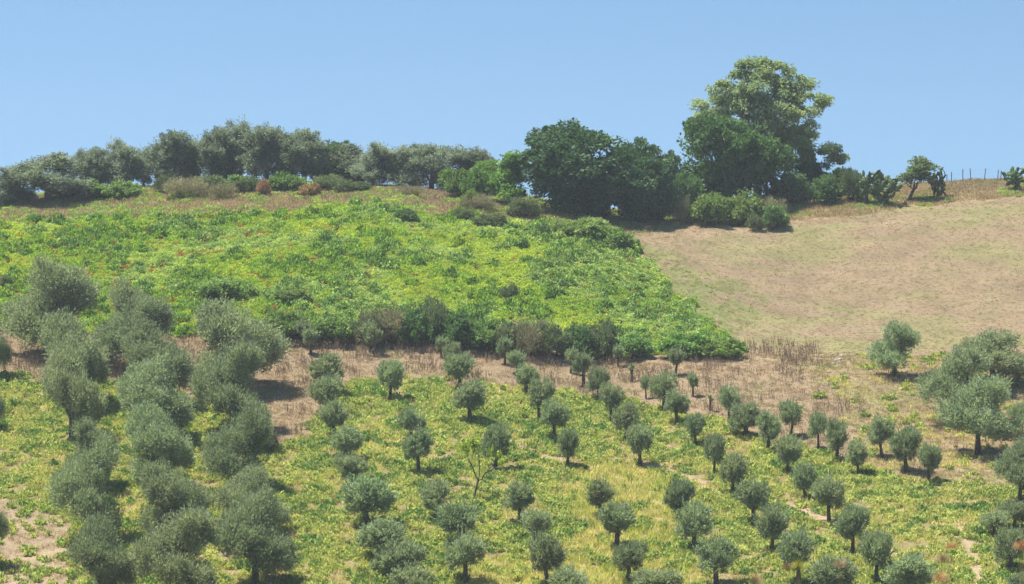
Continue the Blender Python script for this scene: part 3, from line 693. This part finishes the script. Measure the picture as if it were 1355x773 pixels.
ORD = ['', 'first', 'second', 'third', 'fourth', 'fifth', 'sixth', 'seventh', 'eighth', 'ninth', 'tenth', 'eleventh', 'twelfth']
ROWS = {
 'row beside the big grey olives': [
  ('ball0', 411, 470, 22, 435, 'little round-headed olive'), ('young1', 430, 522, 48, 470, 'broad bushy olive'), ('young4', 432, 552, 45, 499, 'bushy olive'), ('young0', 444, 578, 38, 530, 'round olive'),
  ('young2', 459, 611, 43, 566, 'low olive'), ('young5', 465, 648, 43, 602, 'round olive'), ('young4', 487, 698, 70, 632, 'widest bushy olive'), ('young1', 505, 742, 66, 688, 'spreading low olive'),
  ('young5', 524, 783, 62, 718, 'tall wide olive'), ('young3', 545, 800, 58, 750, 'olive cut by the frame')],
 'row just left of the yellow-leaved tree': [
  ('ball1', 495, 471, 22, 434, 'little olive before the scrub bank'), ('young3', 516, 530, 35, 479, 'lone olive with clear trunk'), ('young0', 545, 588, 35, 541, 'round olive'), ('young2', 554, 626, 38, 569, 'olive with leaning trunk'),
  ('young3', 581, 690, 38, 637, 'olive'), ('young1', 606, 722, 53, 665, 'wide pale olive'), ('young0', 615, 775, 54, 707, 'wide round olive')],
 'row just right of the yellow-leaved tree': [
  ('ball2', 584, 474, 15, 446, 'tiny olive'), ('young0', 599, 496, 25, 454, 'small olive'), ('young4', 607, 516, 40, 469, 'dense olive'), ('young5', 622, 559, 47, 505, 'wide olive with a clear shadow'),
  ('young2', 655, 622, 39, 562, 'olive'), ('young3', 690, 694, 41, 640, 'olive'), ('young1', 708, 724, 43, 675, 'leafy olive'), ('young0', 726, 776, 49, 707, 'large round olive'), ('young4', 752, 800, 56, 752, 'olive cut by the frame')],
 'second row right of the yellow-leaved tree': [
  ('ball0', 668, 483, 20, 447, 'little olive'), ('young5', 684, 496, 24, 465, 'small low olive'), ('young2', 698, 521, 34, 484, 'olive'), ('young3', 713, 556, 36, 502, 'olive on a dark trunk'),
  ('young0', 734, 584, 37, 530, 'olive with shadowed trunk'), ('young1', 751, 619, 31, 570, 'small olive'), ('young2', 795, 688, 35, 636, 'narrow olive'), ('young5', 816, 728, 49, 667, 'wide olive in yellow grass'), ('young3', 833, 774, 43, 718, 'olive at the bottom edge')],
 'third row right of the yellow-leaved tree': [
  ('ball1', 737, 472, 17, 445, 'tiny pale olive'), ('ball2', 755, 494, 17, 461, 'little thin-stemmed olive'), ('ball0', 772, 512, 26, 467, 'dense round-headed olive'), ('young1', 792, 530, 31, 486, 'olive'),
  ('young4', 809, 558, 31, 508, 'olive'), ('young0', 828, 584, 34, 535, 'round olive'), ('young2', 847, 617, 37, 564, 'leaning olive'), ('young3', 897, 690, 35, 636, 'olive'), ('young5', 919, 730, 47, 667, 'wide olive'), ('young1', 948, 776, 56, 711, 'widest olive')],
 'row passing the fallen branch': [
  ('ball2', 818, 486, 15, 457, 'tiny olive'), ('stub', 836, 506, 10, 482, 'bare pruned olive stub'), ('ball1', 855, 528, 13, 498, 'thin little olive'), ('young3', 878, 544, 33, 494, 'tall olive'),
  ('young0', 896, 562, 33, 518, 'round olive'), ('young1', 921, 591, 27, 549, 'small olive'), ('young2', 945, 629, 29, 576, 'olive on a leaning trunk'), ('young5', 969, 654, 35, 602, 'round olive'),
  ('young4', 997, 693, 47, 635, 'wide olive'), ('young3', 1021, 731, 45, 668, 'olive with clear trunk'), ('young0', 1056, 778, 50, 704, 'hazy olive')],
 'row with the stout pollard': [
  ('ball0', 893, 499, 23, 461, 'round-headed lollipop olive'), ('ball1', 917, 526, 15, 494, 'thin leaning olive'), ('stub', 940, 544, 9, 523, 'leafless-looking olive stub'), ('young2', 965, 559, 29, 511, 'olive'),
  ('pollard', 987, 579, 41, 533, 'stout dense pollarded olive'), ('young1', 1016, 597, 34, 546, 'olive'), ('young0', 1043, 628, 34, 577, 'round olive'), ('young3', 1067, 662, 34, 613, 'olive on a bent trunk'),
  ('young4', 1097, 693, 46, 632, 'wide olive'), ('young5', 1128, 731, 41, 670, 'tall olive'), ('young2', 1159, 772, 44, 705, 'olive')],
 'outermost row by the dry slope': [
  ('young1', 1047, 577, 31, 532, 'olive'), ('young3', 1083, 593, 27, 546, 'thin leaning olive'), ('young0', 1107, 608, 33, 558, 'round olive'), ('young2', 1137, 631, 32, 585, 'low olive'),
  ('young5', 1167, 606, 35, 553, 'round olive'), ('young4', 1199, 625, 42, 566, 'wide dark olive'), ('young0', 1229, 639, 34, 590, 'olive with leaning trunk')],
}
for rname, trees in ROWS.items():
    for i, (kd, bx, by, wp, tp, desc) in enumerate(trees):
        if kd.startswith('young'): kd = 'young%d' % PRNG.integers(0, 9)
        lab = '%s, %s down the %s' % (desc, ORD[i+1], rname)
        plant(kd, 'olive_tree', lab, 'olive tree', bx, by, wp*.92, tp-1, 'young olives in the grove rows', tilt=float(PRNG.normal(0, .05)))
for kd, bx, by, wp, tp, lab in [
  ('ball1', 402, 460, 20, 423, 'little olive against the scrub bank behind another little olive'),
  ('ball2', 489, 466, 20, 426, 'faint little olive hidden behind a twin before the scrub bank'),
  ('young2', 1316, 712, 35, 677, 'pruned V-trunked olive, left one of three dark-green ones low at the right'),
  ('young5', 1341, 702, 36, 663, 'round olive at the right edge behind the two V-trunked olives'),
  ('pollard', 1337, 755, 38, 698, 'dark-trunked pruned olive nearest the bottom right corner'),
  ('young3', 1101, 792, 58, 737, 'hazy grey olive cut by the bottom edge below the stout pollard row'),
  ('young4', 1204, 795, 55, 735, 'hazy grey olive cut by the bottom edge, furthest right of the grove'),
  ('young1', 868, 800, 56, 754, 'olive top at the bottom edge between two yellow grass rows'),
  ('young0', 1352, 790, 34, 757, 'olive top peeping in at the bottom right corner')]:
    plant(kd, 'olive_tree', lab, 'olive tree', bx, by, wp, tp, 'young olives in the grove rows')

OLD = [('old0', 66, 462, 125, 354, 'largest old olive, at the top of the leftmost row beside the green hill'),
 ('old1', 178, 458, 80, 381, 'old olive standing furthest back between the two left rows'),
 ('old2', 183, 480, 102, 404, 'broad old olive in front of the furthest one, soil at its foot'),
 ('old3', 96, 530, 100, 424, 'old olive behind the one with a bare dark trunk'),
 ('old4', 95, 572, 84, 468, 'old olive with its bare dark trunk showing above green herbs'),
 ('old1', 208, 530, 100, 437, 'old olive at the head of the dense middle row'),
 ('old0', 205, 578, 98, 482, 'old olive second in the dense middle row'),
 ('old3', 208, 640, 92, 545, 'old olive third in the dense middle row'),
 ('old2', 225, 704, 92, 622, 'old olive fourth in the dense middle row'),
 ('old4', 236, 785, 118, 683, 'wide old olive at the bottom of the dense middle row'),
 ('old2', 310, 510, 116, 409, 'broad old olive at the head of the row beside the brown soil'),
 ('old4', 307, 562, 98, 462, 'old olive second in the row beside the brown soil'),
 ('old0', 338, 592, 58, 545, 'small low olive by the brown soil beside the big ones'),
 ('old1', 318, 645, 94, 548, 'old olive fourth in the row beside the brown soil'),
 ('old3', 333, 702, 98, 628, 'greyish old olive fifth in the row beside the brown soil'),
 ('old0', 338, 768, 106, 662, 'old olive sixth in the row beside the brown soil, trunk visible'),
 ('old2', 120, 640, 68, 563, 'smaller old olive midway down the leftmost row, below the bare trunk'),
 ('old1', 118, 706, 90, 594, 'tall old olive in the leftmost row beside the beige patch'),
 ('old3', 135, 790, 92, 693, 'old olive at the bottom of the leftmost row'),
 ('old4', -12, 490, 48, 405, 'olive cut by the left edge beside the bare soil'),
 ('old0', -14, 745, 46, 680, 'olive cut by the left edge beside the beige patch'),
 ('old1', -18, 560, 44, 495, 'dark olive peeping in at the left edge above the herbs')]
for kd, bx, by, wp, tp, lab in OLD:
    plant(kd, 'olive_tree', lab, 'olive tree', bx, by+9, wp*.90, tp-5, 'old olives in the left rows')

FIELD_OLIVES = [('field0', 1184, 499, 66, 431, 'lone olive with rounded crown in the dry slope below the beige field'),
 ('field1', 1314, 512, 104, 443, 'olive with forked trunk, rearmost of the big three at the right'),
 ('field0', 1268, 560, 92, 466, 'big leafy olive on the left of the three at the right'),
 ('field1', 1294, 600, 104, 505, 'spreading olive with dark trunk in front of the big three at right'),
 ('field0', 1360, 582, 44, 533, 'olive cut by the right edge beside the big three'),
 ('field1', 1350, 668, 68, 588, 'dense olive at the right edge above the pruned ones')]
for kd, bx, by, wp, tp, lab in FIELD_OLIVES:
    plant(kd, 'olive_tree', lab, 'olive tree', bx, by+1, wp*.97, tp-2, 'olives on the dry slope')

RID = [('ridge0', 8, 279, 52, 224, 'grey olive at the left edge of the ridge'), ('ridge1', 64, 279, 84, 205, 'wide low olive on the ridge above the straw strip'),
 ('tall0', 112, 290, 34, 200, 'thin olive on the ridge, right of the wide low one'), ('tall1', 132, 291, 32, 197, 'thin olive touching the tall thin one on the left ridge'),
 ('tall2', 152, 291, 34, 187, 'tall thin olive on the ridge beside a purplish one'),
 ('tall1', 173, 289, 36, 195, 'airy purplish olive on the ridge showing its branches'), ('tall2', 190, 292, 26, 197, 'slender olive between the purplish one and the open one'),
 ('tall0', 214, 291, 38, 185, 'left half of the open olive pair with sky gaps round it'), ('tall1', 236, 290, 46, 176, 'taller olive of the open pair with sky gaps round it'),
 ('tall2', 261, 292, 38, 187, 'small airy olive between the open pair and the tall clump'),
 ('tall0', 283, 289, 36, 178, 'first upright olive from the left in the tall ridge clump'),
 ('tall1', 299, 290, 38, 171, 'second upright olive from the left in the tall ridge clump'),
 ('tall2', 319, 291, 42, 163, 'third, highest, upright olive from the left in the tall ridge clump'),
 ('tall0', 338, 289, 38, 169, 'fourth upright olive from the left in the tall ridge clump'),
 ('tall1', 354, 290, 38, 171, 'fifth upright olive from the left in the tall ridge clump'),
 ('tall2', 371, 291, 36, 176, 'sixth upright olive from the left in the tall ridge clump'),
 ('tall0', 388, 289, 36, 178, 'seventh upright olive from the left in the tall ridge clump'),
 ('tall1', 403, 290, 40, 173, 'eighth upright olive from the left in the tall ridge clump'),
 ('tall2', 420, 291, 32, 185, 'ninth upright olive from the left in the tall ridge clump'),
 ('oak0', 438, 293, 62, 191, 'dark green tree between the tall olive clump and the lower olives'),
 ('ridge1', 462, 292, 56, 193, 'olive at the left end of the lower ridge row'), ('ridge0', 494, 288, 52, 192, 'olive with dark leaning trunk in the lower ridge row'),
 ('ridge3', 529, 288, 52, 197, 'olive with short trunk in the middle of the lower ridge row'), ('ridge2', 571, 287, 60, 194, 'olive with forked trunk in the lower ridge row'),
 ('ridge1', 548, 294, 50, 194, 'olive behind the middle of the lower ridge row'), ('ridge0', 606, 292, 54, 196, 'olive near the right end of the lower ridge row'), ('ridge3', 632, 291, 46, 199, 'olive at the right end of the lower ridge row')]
for kd, bx, dp, wp, tp, lab in RID:
    nm_ = 'olive_tree' if kd != 'oak0' else 'broadleaf_tree'
    plant(kd, nm_, lab, 'olive tree' if kd != 'oak0' else 'tree', bx, None, wp*1.1, tp, 'trees along the ridge', depth=dp)

TREES = [('oak0', 'oak_tree', 'large dark oak on the hilltop, left of two merging dark crowns', 762, 272, 134, 171),
 ('oak1', 'oak_tree', 'smaller dark oak right of the large one, throwing shade on the field', 846, 273, 92, 192),
 ('oak1', 'oak_tree', 'dull green tree top showing behind the right-hand dark oak', 886, 286, 46, 206),
 ('carob', 'carob_tree', 'wide dome-shaped dark green tree in front of the tall eucalyptus', 963, 280, 142, 160),
 ('eucalyptus', 'eucalyptus_tree', 'very tall pale green eucalyptus rising above everything on the ridge', 1002, 287, 142, 81),
 ('oak0', 'broadleaf_tree', 'small dark tree at the right foot of the eucalyptus', 1078, 286, 42, 214),
 ('midgreen', 'broadleaf_tree', 'mid green tree left of the large dark oak', 676, 276, 56, 204),
 ('midgreen', 'broadleaf_tree', 'light green bushy tree behind the end of the olive row', 645, 282, 44, 214),
 ('slanted', 'slanting_tree', 'small slanting tree with bare stem among the cactus on the right ridge', 1202, 279, 40, 209)]
for kd, nm_, lab, bx, dp, wp, tp in TREES:
    plant(kd, nm_, lab, 'tree', bx, None, wp, tp, depth=dp, rz=0.0 if kd in ('eucalyptus', 'slanted') else None)

plant('yellow', 'yellow_leaved_tree', 'half bare little tree with yellow-green leaves among the olives', 'tree', 627, 663, 46, 578, rz=0.0)

BUSHES = [ # scrub bank behind the grove
 ('scrub0', 'scrub_bush', 300, 446, 60, 420, 'low green scrub at the bank foot behind the broad old olive'),
 ('bramble0', 'bramble_bush', 375, 450, 60, 408, 'pale bramble mound at the left end of the scrub bank'),
 ('bramble1', 'bramble_bush', 438, 454, 66, 412, 'leafy bramble mound left of the tall brown scrub'),
 ('brown', 'scrub_bush', 516, 457, 64, 406, 'tall brownish scrub in the middle of the bank behind little olives'),
 ('scrub1', 'scrub_bush', 488, 457, 46, 408, 'dark scrub on the left side of the tall brownish scrub'),
 ('dark0', 'scrub_bush', 548, 459, 48, 408, 'dark green bush right of the tall brownish scrub'),
 ('scrub0', 'scrub_bush', 574, 454, 50, 393, 'upright grey-green scrub, tallest of the bank'),
 ('dark1', 'scrub_bush', 606, 462, 56, 411, 'dark bush behind the little olive stems'),
 ('bramble0', 'bramble_bush', 640, 465, 60, 420, 'green bramble between two dark bank bushes'),
 ('brown', 'scrub_bush', 694, 471, 60, 420, 'brownish scrub at the right of the bank'),
 ('dark0', 'scrub_bush', 672, 469, 42, 425, 'dark bush left of the right-hand brownish scrub'),
 ('scrub1', 'scrub_bush', 728, 474, 50, 424, 'grey-green scrub right of the brownish scrub'),
 ('dark1', 'scrub_bush', 764, 474, 44, 426, 'dark bush behind a tiny pale olive at the bank'),
 ('scrub0', 'scrub_bush', 800, 474, 40, 422, 'thin scrub near the right end of the bank'),
 ('bramble1', 'bramble_bush', 838, 474, 56, 440, 'green bramble mound at the right end of the bank'),
 ('leafy0', 'bramble_bush', 905, 472, 60, 438, 'fresh green bush at the tip of the green hill'),
 ('leafy1', 'bramble_bush', 950, 473, 60, 446, 'fresh green bush beside the dry brown reeds'),
 # humps of bramble on the hill
 ('bramble0', 'bramble_bush', 780, 318, 62, 287, 'pale bramble mound below the large dark oak'),
 ('bramble1', 'bramble_bush', 815, 330, 44, 302, 'pale bramble mound where the green hill meets the oak shade'),
 ('bramble0', 'bramble_bush', 752, 312, 40, 291, 'low bramble hump left of the pale mound'),
 ('dark0', 'scrub_bush', 538, 293, 26, 274, 'dark round bush on the crest of the green hill'),
 ('scrub0', 'scrub_bush', 612, 292, 28, 272, 'grey-green broom at the crest above the green hill'),
 ('scrub1', 'scrub_bush', 648, 302, 40, 280, 'wide grey-green broom at the crest right of another'),
 ('dark1', 'scrub_bush', 718, 315, 24, 296, 'small dark bush on the green hill below the oaks'),
 ('scrub0', 'scrub_bush', 676, 396, 24, 374, 'grey scrub alone in the middle of the green hill'),
 ('bramble1', 'bramble_bush', 384, 400, 44, 382, 'bramble mound at the lower left of the green hill'),
 ('bramble0', 'bramble_bush', 300, 396, 66, 380, 'long low bramble swell on the lower left of the green hill'),
 ('scrub1', 'scrub_bush', 8, 382, 20, 362, 'little grey bush at the left edge of the green hill')]
for kd, nm_, bx, by, wp, tp, lab in BUSHES:
    plant(kd, nm_, lab, 'bush', bx, by, wp, tp+(5 if by > 440 else 3), 'bushes of the green hill')
RB = [('scrub0', 22, 284, 40, 252, 'low scrub under the olives at the left end of the ridge'), ('scrub1', 92, 286, 36, 248, 'low scrub on the ridge right of the wide low olive'), ('leafy0', 120, 284, 50, 245, 'green leafy bush on the ridge above the straw'), ('bramble0', 160, 283, 46, 246, 'bramble on the ridge right of the leafy bush'),
 ('scrub0', 222, 284, 30, 238, 'dark upright broom on the ridge under the open olive'), ('brown', 246, 282, 44, 240, 'dry brown bush on the ridge under the open olive'),
 ('scrub1', 270, 284, 44, 238, 'dark scrub on the ridge at the foot of the tall clump'), ('leafy1', 315, 284, 44, 238, 'leafy bush on the ridge under the tall clump'),
 ('rust', 349, 280, 18, 243, 'upright rusty dead bush on the ridge'), ('brown', 296, 280, 30, 247, 'greyish brown bush left of the rusty dead one'),
 ('scrub0', 332, 283, 34, 240, 'dark broom just left of the rusty dead bush'), ('bramble1', 375, 284, 44, 236, 'green bramble right of the rusty dead bush'),
 ('rust', 404, 279, 20, 250, 'low rusty dead bush on the ridge'), ('rust', 416, 280, 18, 248, 'second low rusty dead bush, touching its twin'),
 ('scrub1', 438, 284, 36, 237, 'dark broom right of the low rusty bushes'), ('scrub0', 462, 281, 40, 244, 'broom at the left end of the straw bank'),
 ('brown', 540, 279, 30, 254, 'dry weeds on the straw bank under the ridge olives'), ('leafy1', 604, 281, 38, 230, 'bright leafy bush at the end of the ridge olives'),
 ('leafy0', 632, 279, 30, 231, 'bright leafy bush touching the light green tree'), ('leafy0', 622, 274, 22, 257, 'small bright bush on the slope under the leafy one'),
 ('brown', 640, 273, 40, 262, 'brown weeds under the mid green tree'), ('scrub1', 690, 271, 40, 268, 'grey-green scrub at the foot of the mid green tree'),
 ('dark0', 905, 278, 34, 238, 'dark bush filling between the oak and the dome-shaped tree'), ('brown', 896, 276, 26, 262, 'dry bush right of the dark oaks'),
 ('bramble0', 942, 275, 50, 264, 'broad green bramble mound under the dome-shaped tree'), ('bramble1', 986, 275, 52, 263, 'broad green bramble mound right of its twin'),
 ('dark1', 1026, 273, 32, 278, 'small dark round bush at the top edge of the beige field'), ('scrub0', 998, 272, 18, 288, 'tiny grey bush left of the small dark round one'),
 ('dark1', 1042, 284, 46, 236, 'dark undergrowth at the foot of the eucalyptus above the earth cut'), ('dark0', 1092, 283, 38, 239, 'dark bush right of the bare earth cut'), ('leafy1', 1114, 288, 32, 229, 'rounded green bush on the ridge behind the dark one'),
 ('scrub1', 1126, 284, 30, 232, 'grey-green bush at the left of the cactus'), ('brown', 1014, 277, 36, 266, 'dry brown bush above the small dark one')]
for kd, bx, dp, wp, tp, lab in RB:
    plant(kd, {'rust': 'dead_bush', 'brown': 'dry_bush', 'leafy0': 'leafy_bush', 'leafy1': 'leafy_bush'}.get(kd, 'scrub_bush'), lab, 'bush', bx, None, wp*(1.0 if kd == 'rust' else 1.12), tp-5, 'bushes along the ridge', depth=dp-3)
for i, (kd, bx, dp, wp, tp, lab) in enumerate([('cactus0', 1146, 284, 22, 228, 'narrow prickly pear at the left of the cactus clump'), ('cactus1', 1172, 283, 36, 226, 'widest prickly pear, left of the slanting tree'),
 ('cactus1', 1241, 285, 20, 222, 'prickly pear right of the slanting tree by the dark earth'), ('cactus0', 1344, 287, 26, 222, 'prickly pear at the right end of the fence'), ('cactus0', 1160, 286, 20, 229, 'prickly pear between the narrow and the widest one')]):
    plant(kd, 'prickly_pear', lab, 'cactus', bx, None, wp, tp, 'prickly pears on the ridge', depth=dp-5)

# fence on the right-hand ridge
def bar(a, b, r0, r1, mat, name, sides=6):
    V, F = tubes([([a, tuple((np.array(a)+np.array(b))/2), b], [r0, (r0+r1)/2, r1])], sides)
    n = len(V); me = mesh_from(name, V, F, mat, smooth=True); return me
def fence(label, posts, depth, wires=(.45, .85, 1.2), rad=.045):
    root = None; tops = []
    for (bx, top) in posts:
        dx, dz = ray(bx, top); X, Y = float(dx)*depth, depth; Z = float(height(np.array([X]), np.array([Y]))[0]); zt = Y*float(dz)
        if root is None: root = thing('wire_fence', label, 'fence', (X, Y, Z))
        o = np.array(root.location)
        a = np.array((X, Y, Z-.3))-o; b = np.array((X+PRNG.normal(0, .06), Y, max(zt, Z+.6)))-o
        me = bar(tuple(a), tuple(b), rad*1.1, rad, M_POST, 'fence post')
        c = bpy.data.objects.new('post', me); COL.objects.link(c); c.parent = root
        tops.append((np.array((X, Y, Z))-o))
    for hgt in wires:
        pts = [tuple(t+np.array((0, -.05, hgt))) for t in tops]
        V, F = tubes([(pts, [.006]*len(pts))], 4)
        c = bpy.data.objects.new('wire', mesh_from('fence wire', V, F, M_WIRE)); COL.objects.link(c); c.parent = root
fence('thin dark posts of a wire fence on the right-hand ridge against the sky', [(1222, 229), (1253, 231), (1259, 228), (1274, 224), (1285, 223), (1302, 223), (1320, 225), (1324, 226), (1350, 228)], 291)
fence('pale wire fence behind the trunks of the lower ridge olives', [(478, 232), (490, 232), (502, 233), (513, 233), (526, 234)], 291, rad=.035)

# fallen dead branch among the olives
fb = on_ground(914, 588)
rngb = np.random.default_rng(8)
o = thing('fallen_branch', 'grey dead branch lying among the olives near the fallen row gap', 'branch', (fb[0], fb[1], fb[2]))
o['label'] = 'grey dead branch lying on the herbs between two olives'
s = 1.0*fb[1]/FPX
pa = [limb(rngb, (.5, -.1, .05), (-.15, .2, .42), .075, .05, 5, .03), limb(rngb, (-.15, .2, .42), (-.75, .5, .75), .05, .02, 4), limb(rngb, (-.15, .2, .42), (-.8, .2, .45), .04, .015, 4),
      limb(rngb, (.1, .1, .25), (-.1, .1, .85), .035, .012, 4), limb(rngb, (-.4, .3, .55), (-.45, .35, 1.0), .025, .01, 4)]
V, F = tubes(pa, 6); me = mesh_from('dead branch', V, F, M_DEAD, smooth=True)
bpy.data.objects.remove(o)
o = bpy.data.objects.new('fallen_branch', me); COL.objects.link(o); o.location = fb
o['label'] = 'grey dead branch lying on the herbs between two olives'; o['category'] = 'branch'

# pale stones at the foot of the beige field
def stone(seed):
    r = np.random.default_rng(seed); V, F = [], []; S, R = 9, 6
    for i in range(R+1):
        for j in range(S):
            th = math.pi*i/R; ph = 2*math.pi*j/S; q = 1+.25*r.normal()*.6
            V.append((math.sin(th)*math.cos(ph)*.5*q, math.sin(th)*math.sin(ph)*.5*q, math.cos(th)*.34*q+.1))
    for i in range(R):
        for j in range(S): F.append((i*S+j, i*S+(j+1) % S, (i+1)*S+(j+1) % S, (i+1)*S+j))
    return mesh_from('stone', np.array(V), np.array(F), M_STONE)
SM = [stone(500+i) for i in range(3)]
for i in range(11):
    px_, py_ = 1112+PRNG.normal(0, 7), 476+PRNG.normal(0, 3.2)
    p = on_ground(px_, py_)
    o = bpy.data.objects.new('stone', SM[i % 3]); COL.objects.link(o); o.location = p; o.rotation_euler = (0, 0, PRNG.random()*6)
    q = .15+.25*PRNG.random(); o.scale = (q*1.4, q, q)
    o['label'] = 'pale stone in the little heap at the foot of the beige field'; o['category'] = 'stone'; o['group'] = 'stones at the foot of the beige field'

# dry flowering stalks close to the camera, out of focus
M_STEM = plain_mat('dry flower stem', (0.22, 0.19, 0.09), (0.36, 0.31, 0.16), 30)
HEADS = {'orange': plain_mat('orange flower', (0.42, 0.24, 0.11), (0.52, 0.31, 0.16), 40), 'yellow': plain_mat('yellow flower', (0.38, 0.38, 0.08), (0.46, 0.46, 0.12), 40), 'pinkish': plain_mat('faded flower', (0.40, 0.30, 0.19), (0.50, 0.38, 0.25), 40)}
for bx, by, dp, colr, lab in [(1260, 724, 6.2, 'orange', 'blurred orange flower head, highest of the near ones'), (1244, 766, 5.6, 'orange', 'blurred deep orange flower head low at the bottom edge'),
   (1352, 723, 5.8, 'orange', 'blurred orange flower at the right edge'), (1057, 749, 5.9, 'yellow', 'blurred yellow flower beside a faded one at the bottom edge'),
   (1043, 752, 6.1, 'pinkish', 'blurred faded flower just left of the yellow one'), (1000, 769, 5.5, 'pinkish', 'blurred faded flower at the bottom edge, furthest left'), (1112, 748, 6.3, 'pinkish', 'blurred faded flower right of the yellow one'), (1247, 741, 6.0, 'pinkish', 'blurred faded flower on a pale stem under the orange one')]:
    dx, dz = ray(bx, by); X, Y, zt = float(dx)*dp, dp, float(dz)*dp; Z = float(height(np.array([X]), np.array([Y]))[0])
    t = thing('wildflower', lab, 'flower', (X, Y, Z), group='blurred flowers near the camera')
    hgt = zt-Z; rf = np.random.default_rng(int(bx))
    V, F = tubes([limb(rf, (rf.normal(0, .03), 0, -.05), (0, 0, hgt-.012), .0035, .0018, 6, .012), limb(rf, (0, 0, hgt*.72), (.05, .01, hgt*.86), .002, .001, 4)], 5)
    c = bpy.data.objects.new('stem', mesh_from('flower stem', V, F, M_STEM, smooth=True)); COL.objects.link(c); c.parent = t
    n = 34; d = rdir(rf, n); d[:, 2] = np.abs(d[:, 2])*.8-.15
    V, F = leaf_quads(np.array([0, 0, hgt])+d*.007, norm(d), rdir(rf, n), np.full(n, .020), np.full(n, .009))
    c = bpy.data.objects.new('flower_head', mesh_from('flower head', V, F, HEADS[colr])); COL.objects.link(c); c.parent = t

# ----------------------------------------------------------------------------- air
if HAZE > 0:
    gb = [tuple(np.array(gm.vertices[i].co)) for i in (0, len(gm.vertices)-1)]
    x0, x1, y0, y1, z0, z1 = gb[0][0]-3, gb[1][0]+3, gb[0][1]-3, gb[1][1]+3, float(zn['z'].min())-1, 24
    V = [(x0, y0, z0), (x1, y0, z0), (x1, y1, z0), (x0, y1, z0), (x0, y0, z1), (x1, y0, z1), (x1, y1, z1), (x0, y1, z1)]
    F = [(3, 2, 1, 0), (4, 5, 6, 7), (0, 1, 5, 4), (1, 2, 6, 5), (2, 3, 7, 6), (3, 0, 4, 7)]
    m, n, out = new_mat('air'); pv = n.nodes.new('ShaderNodeVolumePrincipled')
    pv.inputs['Color'].default_value = (0.80, 0.90, 1.0, 1); pv.inputs['Density'].default_value = HAZE; pv.inputs['Anisotropy'].default_value = 0.0
    n.links.new(pv.outputs[0], out.inputs['Volume'])
    me = mesh_from('haze', V, F, m)
    o = bpy.data.objects.new('haze', me); o['kind'] = 'stuff'; COL.objects.link(o)
